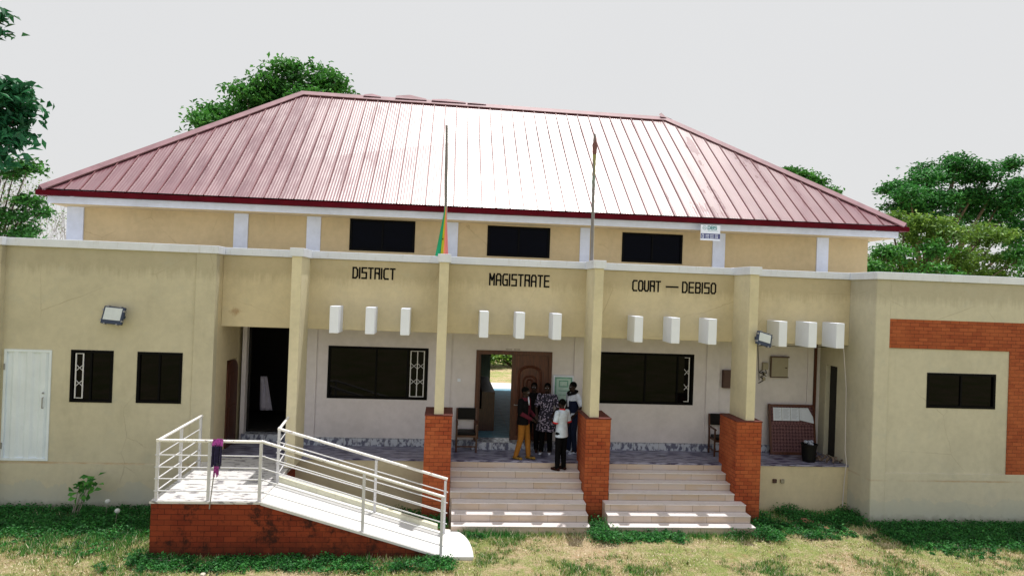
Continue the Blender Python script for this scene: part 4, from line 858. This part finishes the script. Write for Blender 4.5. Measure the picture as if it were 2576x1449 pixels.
# leafy weeds along the wall feet
ZN = [(-10.5, -5.25, 14.1, 15.72, 2300, .20), (-5.9, .3, 12.45, 13.08, 900, .15), (-.45, .15, 14.7, 15.2, 90, .2), (.1, 1.3, 14.15, 14.45, 50, .08), (3.15, 3.62, 14.0, 15.2, 170, .30), (3.6, 5.2, 14.0, 14.45, 170, .14), (6.2, 7.3, 14.1, 15.2, 230, .22),
      (7.2, 9.82, 15.0, 16.02, 650, .26), (7.4, 9.8, 14.2, 15.1, 330, .14), (9.8, 14.5, 13.55, 15.1, 2400, .18), (-3.2, -.4, 14.65, 15.9, 380, .22), (-6.2, -5.2, 12.8, 14.4, 150, .2), (-10.5, -6, 13.2, 14.3, 350, .08), (10, 14.5, 13.1, 13.8, 200, .08)]
Cs, Ns, Ls, Ts = [], [], [], []
for (a, b, c_, d_, cnt, hh) in ZN:
    cx = rng.uniform(a, b, cnt); cy = rng.uniform(c_, d_, cnt) if cnt < 600 else c_ + (d_ - c_) * rng.uniform(0, 1, cnt) ** .7; ok = outside(cx, cy) & (noise2(cx + 40, cy, 1.7, 5) > (.14 if cnt > 1000 else .36)); cx, cy = cx[ok], cy[ok]
    for px, py in zip(cx, cy):
        h1 = hh * rng.uniform(.3, 1.25); m_ = int(rng.integers(16, 34)); q = rng.normal(size=(m_, 3)) * [h1 * .42, h1 * .42, 0]; q[:, 2] = rng.uniform(.1, 1, m_) * h1 * (1 - .5 * np.clip(np.hypot(q[:, 0], q[:, 1]) / h1, 0, 1))
        pp = q + [px, py, 0]; okk = outside(pp[:, 0], pp[:, 1]); pp = pp[okk]; Cs.append(pp); Ns.append(rng.normal(size=(len(pp), 3)) * .5 + [0, -.1, 1]); Ls.append(rng.uniform(.022, .055, len(pp)) * rng.choice((.8, 1., 1.5))); Ts.append(np.clip(rng.uniform(.1, .9) + rng.normal(size=len(pp)) * .15, 0, 1))
C_ = np.concatenate(Cs); L_ = np.concatenate(Ls)
o = leaves('weeds', m_leaf('weed_leaf', (.028, .165, .038), .8, tr=.38), C_, np.concatenate(Ns), L_, L_ * .62, np.concatenate(Ts), rng=rng); tag(o, 'low leafy green weeds along the foot of the walls', kind='stuff')
# a taller broad-leaved plant by the left wing and two pale seed heads
t = thing('broad_leaved_weed', 'tall broad leaved weed against the left wing below the windows', 'plant', (-7.7, 15.3, 0))
m = MB(); g = np.random.default_rng(3); P = []
for i in range(5):
    a = V((-7.7 + i * .03, 15.3, 0)); b = a + V((g.normal() * .22, g.normal() * .08, .55 + .3 * g.uniform())); m.tube(a, b, .010, .006, 6); P += [tuple(b + V(g.normal(size=3) * .07)) for _ in range(7)] + [tuple(a.lerp(b, .7) + V(g.normal(size=3) * .06)) for _ in range(3)]
m.build('stem', 'twig', t); P = np.array(P); leaves('foliage', LG, P, g.normal(size=P.shape) * .5 + [0, -.5, .6], .17, .10, g.uniform(.2, 1, len(P)), t, rng=g)
M['seed'] = m_plain('pale_seed_head', (.55, .58, .58), .9)
for (x_, y_, h_, lb) in ((-6.55, 14.75, .33, 'pale round seed head among the weeds, midway along the left wing'), (-5.75, 14.7, .33, 'pale round seed head in the weeds nearest the brick ramp'), (-6.95, 15.2, .38, 'whitish flower head in the weeds nearest the tall broad leaved weed')):
    t = thing('seed_head', lb, 'flower', (x_, y_, 0), 'pale seed heads in the weeds'); m = MB(); m.tube((x_, y_, 0), (x_ + .04, y_, h_), .005, n_=5); m.build('stem', 'twig', t); m = MB(); m.ball((x_ + .04, y_, h_), .055, .05, .05, 9, 6); m.build('head', 'seed', t)
# dry sticks lying by the ramp
t = thing('dry_sticks', 'small heap of dry sticks on the lawn at the foot of the brick ramp', 'sticks', (-4.9, 12.85, 0)); m = MB(); rg = random.Random(6)
for i in range(16):
    a = rg.gauss(0, .35); x_ = -4.95 + rg.uniform(-.25, .3); y_ = 12.85 + rg.uniform(-.07, .07); l_ = rg.uniform(.12, .32); m.tube((x_, y_, .02 + .004 * i), (x_ + l_ * math.cos(a), y_ + l_ * math.sin(a) * .5, .03 + .004 * i), .006, n_=5)
m.build('sticks', 'twig', t)
# stones
M['stone'] = m_plain('reddish_stone', (.30, .15, .09), .9, var=.35, scale=12, bump=.5); M['stoneg'] = m_plain('pale_stone', (.55, .50, .42), .9, var=.2, scale=12, bump=.4)
def stone(px, py, s, mat, lb, seed):
    v_ = ray(px, py); t_ = -CAMH / v_.z; c_ = (v_.x * t_, v_.y * t_, s * .2); rg = random.Random(seed); bm = bmesh.new(); bmesh.ops.create_icosphere(bm, subdivisions=2, radius=s)
    for v1 in bm.verts: v1.co *= rg.uniform(.75, 1.15); v1.co.z *= .6
    me = bpy.data.meshes.new('stone'); bm.to_mesh(me); bm.free(); o = bpy.data.objects.new('stone', me); COL.objects.link(o); o.location = c_; me.materials.append(M[mat]); tag(o, lb, 'stone', 'loose stones on the lawn')
stone(1036, 1427, .085, 'stone', 'reddish lump of stone on the lawn below the ramp', 1); stone(510, 1446, .05, 'stoneg', 'pale pebble at the bottom edge left of the reddish lump', 2)
stone(2028, 1318, .17, 'stone', 'dark stone among weeds in front of the right bay', 3); stone(2075, 1332, .10, 'stone', 'smaller stone right of the dark stone', 4)


# ------------------------------------------------------------------ people
SK = m_plain('dark_skin', (.022, .011, .008), .55, var=.1, spec=.25)
M['hair'] = m_plain('black_hair', (.003, .003, .003), .9, spec=.05)
for nm, c_ in (('c_maroon', (.075, .012, .022)), ('c_black', (.004, .004, .005)), ('c_mustard', (.25, .105, .02)), ('c_polo', (.52, .60, .72)), ('c_red', (.50, .03, .04)), ('c_navy', (.010, .014, .035)), ('c_white', (.55, .60, .72)), ('c_yellow', (.22, .13, .03)), ('c_shoe', (.03, .010, .008))): M[nm] = m_plain(nm[2:] + '_cloth', c_, .9, var=.15, scale=12, spec=.08)
n = N('navy_patterned_dress'); a = n.noise(16, 2, n.obj((1.6, 1.6, 1.0)), .4); vo = n.n('TexVoronoi'); vo.inputs['Scale'].default_value = 22; n.l(n.obj((1, 1, 1.4)), vo.inputs['Vector'])
M['c_dress'] = n.fin(n.mix(n.ramp(n.math('MULTIPLY', a, n.math('SUBTRACT', 1.25, vo.outputs['Distance'])), [(.44, 0.), (.47, 1.)]), (.010, .009, .025), (.36, .32, .46)), .85)
def limb(m, pts, rad, n_=12):
    for p, q in zip(pts, rad): m.ball(p, q, q, q, n_, 7)
    for (a, b), (p, q) in zip(zip(pts, pts[1:]), zip(rad, rad[1:])): m.tube(a, b, p, q, n_)
def fuse(m, name, mat, parent, T, vox, sm=3):
    """weld overlapping volumes into one continuous skin"""
    for i, v in enumerate(m.v): m.v[i] = tuple(T @ V(v))
    o = m.build(name, mat, parent, clean=False); a = o.modifiers.new('r', 'REMESH'); a.mode = 'VOXEL'; a.voxel_size = vox; a.use_smooth_shade = True
    b = o.modifiers.new('s', 'SMOOTH'); b.iterations = sm; b.factor = .5
    dg = bpy.context.evaluated_depsgraph_get(); me = bpy.data.meshes.new_from_object(o.evaluated_get(dg)); old = o.data; o.modifiers.clear(); o.data = me; bpy.data.meshes.remove(old)
    if not me.materials: me.materials.append(M[mat] if isinstance(mat, str) else mat)
    me.shade_smooth(); return o
def hand(m, w_, e, side, curl=.5):
    w_ = V(w_); dr_ = (w_ - V(e)).normalized(); fw = V((0, 1, 0)); sx = (fw - dr_ * fw.dot(dr_)); sx = sx.normalized() if sx.length > .1 else V((1, 0, 0)); nr = dr_.cross(sx) * side
    limb(m, [w_, w_ + dr_ * .05 + sx * .014, w_ + dr_ * .085 + sx * .022], [.022, .02, .015], 8); limb(m, [w_, w_ + dr_ * .05 - sx * .014, w_ + dr_ * .08 - sx * .024], [.022, .02, .014], 8)
    for i, l_ in enumerate((.068, .076, .072, .056)):
        b = w_ + dr_ * .085 + sx * (.028 - .019 * i); k = b + dr_ * l_ * .5 + nr * .006; f_ = k + dr_ * l_ * .5 * (1 - curl) + nr * l_ * .5 * curl; limb(m, [b, k, f_], [.009, .0085, .007], 7)
    b = w_ + dr_ * .025 + sx * .03; limb(m, [b, b + sx * .022 + dr_ * .03, b + sx * .026 + dr_ * .058 + nr * .012], [.012, .010, .008], 7)
def person(label, loc, rz, H, pose, shirt, legs, shoe, sleeve='short', skirt=None, extra=None, head_rz=0, tilt=0):
    t = thing('person', label, 'person', loc, 'people talking at the top of the steps', rz)
    T = t.matrix_basis @ Matrix.Scale(H / 1.70, 4); P = pose
    for sd in ('L', 'R'):
        P.setdefault('hip' + sd, (.09 if sd == 'R' else -.09, 0, .90)); P.setdefault('sh' + sd, (.185 if sd == 'R' else -.185, 0, 1.385))
    m = MB()
    m.loft([(0, 0, .84, .10, .08), (0, 0, .90, .15, .105), (0, 0, 1.0, .135, .095), (0, .005, 1.12, .135, .09), (0, .01, 1.26, .16, .105), (0, 0, 1.36, .165, .09), (0, 0, 1.42, .09, .06)], 20)
    limb(m, [(0, -.005, 1.40), (0, .012, 1.50)], [.062, .052])
    Hd = Matrix.Translation((0, .02, 1.58)) @ Matrix.Rotation(head_rz, 4, 'Z') @ Matrix.Rotation(tilt, 4, 'X')
    hm = MB(); hm.ball((0, -.005, .025), .073, .092, .095, 18, 12); hm.ball((0, .03, -.045), .050, .055, .058, 14, 9); limb(hm, [(0, .082, .005), (0, .103, -.018)], [.010, .014], 8); limb(hm, [(-.02, .082, -.052), (.02, .082, -.052)], [.010, .010], 8)
    for q in (-1, 1): hm.ball((q * .074, -.005, -.005), .010, .018, .030, 8, 7); limb(hm, [(q * .012, .082, .022), (q * .045, .075, .026)], [.010, .009], 7)
    m.poly([Hd @ V(v) for v in hm.v], hm.f)
    for sd in ('L', 'R'):
        s_ = 1 if sd == 'R' else -1
        limb(m, [P['hip' + sd], P['kn' + sd], P['an' + sd]], [.082, .055, .038]); limb(m, [P['sh' + sd], P['el' + sd], P['wr' + sd]], [.052, .038, .026]); hand(m, P['wr' + sd], P['el' + sd], s_)
        limb(m, [P['an' + sd], tuple(V(P['an' + sd]) + V((s_ * .01, .12, -.045)))], [.036, .03])
    fuse(m, 'body', SK, t, T, .0085)
    Ti = T
    m = MB(); m.ball((0, -.014, .040), .079, .094, .090, 18, 12); m.v = [tuple(Hd @ V(v)) for v in m.v]; m.v = [tuple(Ti @ V(v)) for v in m.v]; m.build('hair', 'hair', t, smooth=True)
    for q in (-1, 1):
        m = MB(); m.ball((q * .030, .079, .010), .011, .008, .007, 8, 6); m.v = [tuple(Ti @ (Hd @ V(v))) for v in m.v]; m.build('eye', 'c_white', t)
    # trousers
    m = MB()
    if skirt is None or skirt != 'long':
        m.loft([(0, 0, .82, .12, .095), (0, 0, .90, .168, .12), (0, 0, 1.02, .152, .11)], 20)
        for sd in ('L', 'R'):
            a = V(P['an' + sd]); k = V(P['kn' + sd]); limb(m, [P['hip' + sd], k, k.lerp(a, .85) + V((0, 0, -.0)), a + V((0, 0, -.01))], [.095, .072, .060, .058])
        fuse(m, 'trousers', legs, t, T, .011, 2)
    # shirt / jacket
    m = MB(); hem = .62 if skirt == 'dress' else pose.get('hem', .88)
    rg = [(0, .01, 1.12, .155, .115), (0, .01, 1.27, .182, .130), (0, 0, 1.37, .190, .112), (0, 0, 1.425, .115, .082), (0, .004, 1.455, .075, .072)]
    if skirt == 'dress': rg = [(0, 0, .56, .255, .20), (0, 0, .72, .235, .185), (0, 0, .92, .205, .155), (0, 0, 1.04, .17, .125)] + rg
    else: rg = [(0, 0, hem, .185, .135), (0, 0, hem + .10, .180, .130), (0, 0, 1.04, .160, .120)] + rg
    m.loft(rg, 22)
    for sd in ('L', 'R'):
        a, e, w_ = V(P['sh' + sd]), V(P['el' + sd]), V(P['wr' + sd])
        if sleeve == 'short': limb(m, [a, a.lerp(e, .78)], [.066, .064])
        else: limb(m, [a, e, w_], [.068, .055, .042])
    fuse(m, 'dress' if skirt == 'dress' else 'jacket' if sleeve == 'long' else 'shirt', shirt, t, T, .010, 2)
    for sd in ('L', 'R'):
        a = V(P['an' + sd]); s_ = 1 if sd == 'R' else -1; m = MB(); limb(m, [a + V((0, -.04, -.045)), a + V((s_ * .008, .08, -.05)), a + V((s_ * .012, .15, -.055))], [.040, .040, .032], 10); m.v = [tuple(Ti @ V((v[0], v[1], max(v[2], .003)))) for v in m.v]
        m.build('shoe', shoe, t, smooth=True)
    if extra: extra(t, T, P)
    return t
def band(t, T, name, mat, rings):
    m = MB(); m.loft(rings, 20); m.v = [tuple(T @ V(v)) for v in m.v]; m.build(name, mat, t, smooth=False)
def ex_a(t, T, P):
    m = MB(); m.loft([(.075, .005, .83, .125, .145), (.07, .005, 1.1, .105, .126), (.085, .01, 1.28, .118, .138), (.09, 0, 1.39, .10, .115)], 18); limb(m, [P['shR'], P['elR']], [.074, .062]); fuse(m, 'black_jacket_panel', 'c_black', t, T, .012, 2)
    m = MB(); limb(m, [(-.05, .075, 1.46), (0, .11, 1.38), (.02, .13, 1.30)], [.018, .022, .012], 8); m.v = [tuple(T @ V(v)) for v in m.v]; m.build('collar', 'c_white', t, smooth=True)
person('person in maroon jacket and mustard trousers at the top of the steps', (1.88, 16.22, ZF), R(-122), 1.69,
       dict(knL=(-.10, .06, .49), anL=(-.11, .10, .085), knR=(.09, -.02, .49), anR=(.10, -.13, .085), elL=(-.22, .02, 1.12), wrL=(-.10, .22, 1.03), elR=(.23, .0, 1.12), wrR=(.08, .22, .98), hem=.84), 'c_maroon', 'c_mustard', 'c_yellow', 'long', extra=ex_a, tilt=R(-8))
person('person in black standing in the shadow of the brown door', (2.20, 17.0, ZF), R(170), 1.70,
       dict(knL=(-.09, .02, .49), anL=(-.10, -.01, .085), knR=(.09, .02, .49), anR=(.10, .0, .085), elL=(-.24, -.02, 1.12), wrL=(-.20, .10, .90), elR=(.24, -.02, 1.12), wrR=(.20, .12, .90)), 'c_black', 'c_black', 'c_shoe', 'long')
person('person in a navy and white patterned dress facing the group', (2.50, 16.78, ZF), R(165), 1.72,
       dict(knL=(-.09, .02, .49), anL=(-.10, -.01, .085), knR=(.09, .02, .49), anR=(.10, .03, .085), elL=(-.27, .0, 1.12), wrL=(-.19, .17, 1.02), elR=(.26, .0, 1.10), wrR=(.22, .10, .86)), 'c_dress', 'c_black', 'c_white', 'short', skirt='dress')
def ex_d(t, T, P):
    m = MB(); m.loft([(0, -.005, .86, .192, .140), (0, 0, 1.05, .172, .128), (0, .005, 1.25, .190, .138), (0, -.01, 1.36, .175, .118), (0, -.01, 1.43, .11, .085)], 22); fuse(m, 'waistcoat', 'c_navy', t, T, .011, 2)
    m = MB(); limb(m, [(-.10, .03, 1.44), (-.07, .10, 1.43), (.0, .13, 1.40), (.07, .10, 1.43), (.10, .02, 1.46), (.06, -.07, 1.48), (-.06, -.07, 1.48), (-.10, .03, 1.44)], [.035] * 8, 8); fuse(m, 'scarf', 'c_black', t, T, .012, 1)
    m = MB(); m.loft([(0, .105, 1.12, .03, .05), (0, .12, 1.28, .035, .045), (0, .09, 1.38, .05, .045)], 10); m.v = [tuple(T @ V(v)) for v in m.v]; m.build('shirt_front', 'c_white', t, smooth=True)
person('person in white short sleeves under a navy waistcoat, nearest the green notice', (3.16, 16.90, ZF), R(115), 1.75,
       dict(knL=(-.10, .02, .49), anL=(-.12, -.01, .085), knR=(.09, .02, .49), anR=(.11, .0, .085), elL=(-.28, -.06, 1.14), wrL=(-.20, .08, .95), elR=(.27, -.06, 1.14), wrR=(.20, .10, .95)), 'c_white', 'c_navy', 'c_white', 'short', extra=ex_d)
def ex_e(t, T, P):
    band(t, T, 'collar', 'c_red', [(0, .0, 1.425, .095, .080), (0, .004, 1.45, .078, .075), (0, .006, 1.475, .066, .066), (0, .006, 1.478, .055, .055)])
    for sd in ('L', 'R'):
        a, e = V(P['sh' + sd]), V(P['el' + sd]); m = MB(); m.tube(T @ a.lerp(e, .84), T @ a.lerp(e, .97), .066, .064, 14); m.build('sleeve_hem', 'c_red', t)
person('person in a white polo shirt with red collar, one step down', (2.73, 15.88, ZF - .163), R(42), 1.64,
       dict(knL=(-.09, .02, .49), anL=(-.10, .02, .085), knR=(.09, .0, .49), anR=(.10, -.02, .085), elL=(-.23, .02, 1.13), wrL=(-.10, .24, 1.17), elR=(.24, -.03, 1.12), wrR=(.23, .08, .90), hem=.80), 'c_polo', 'c_black', 'c_shoe', 'short', extra=ex_e)
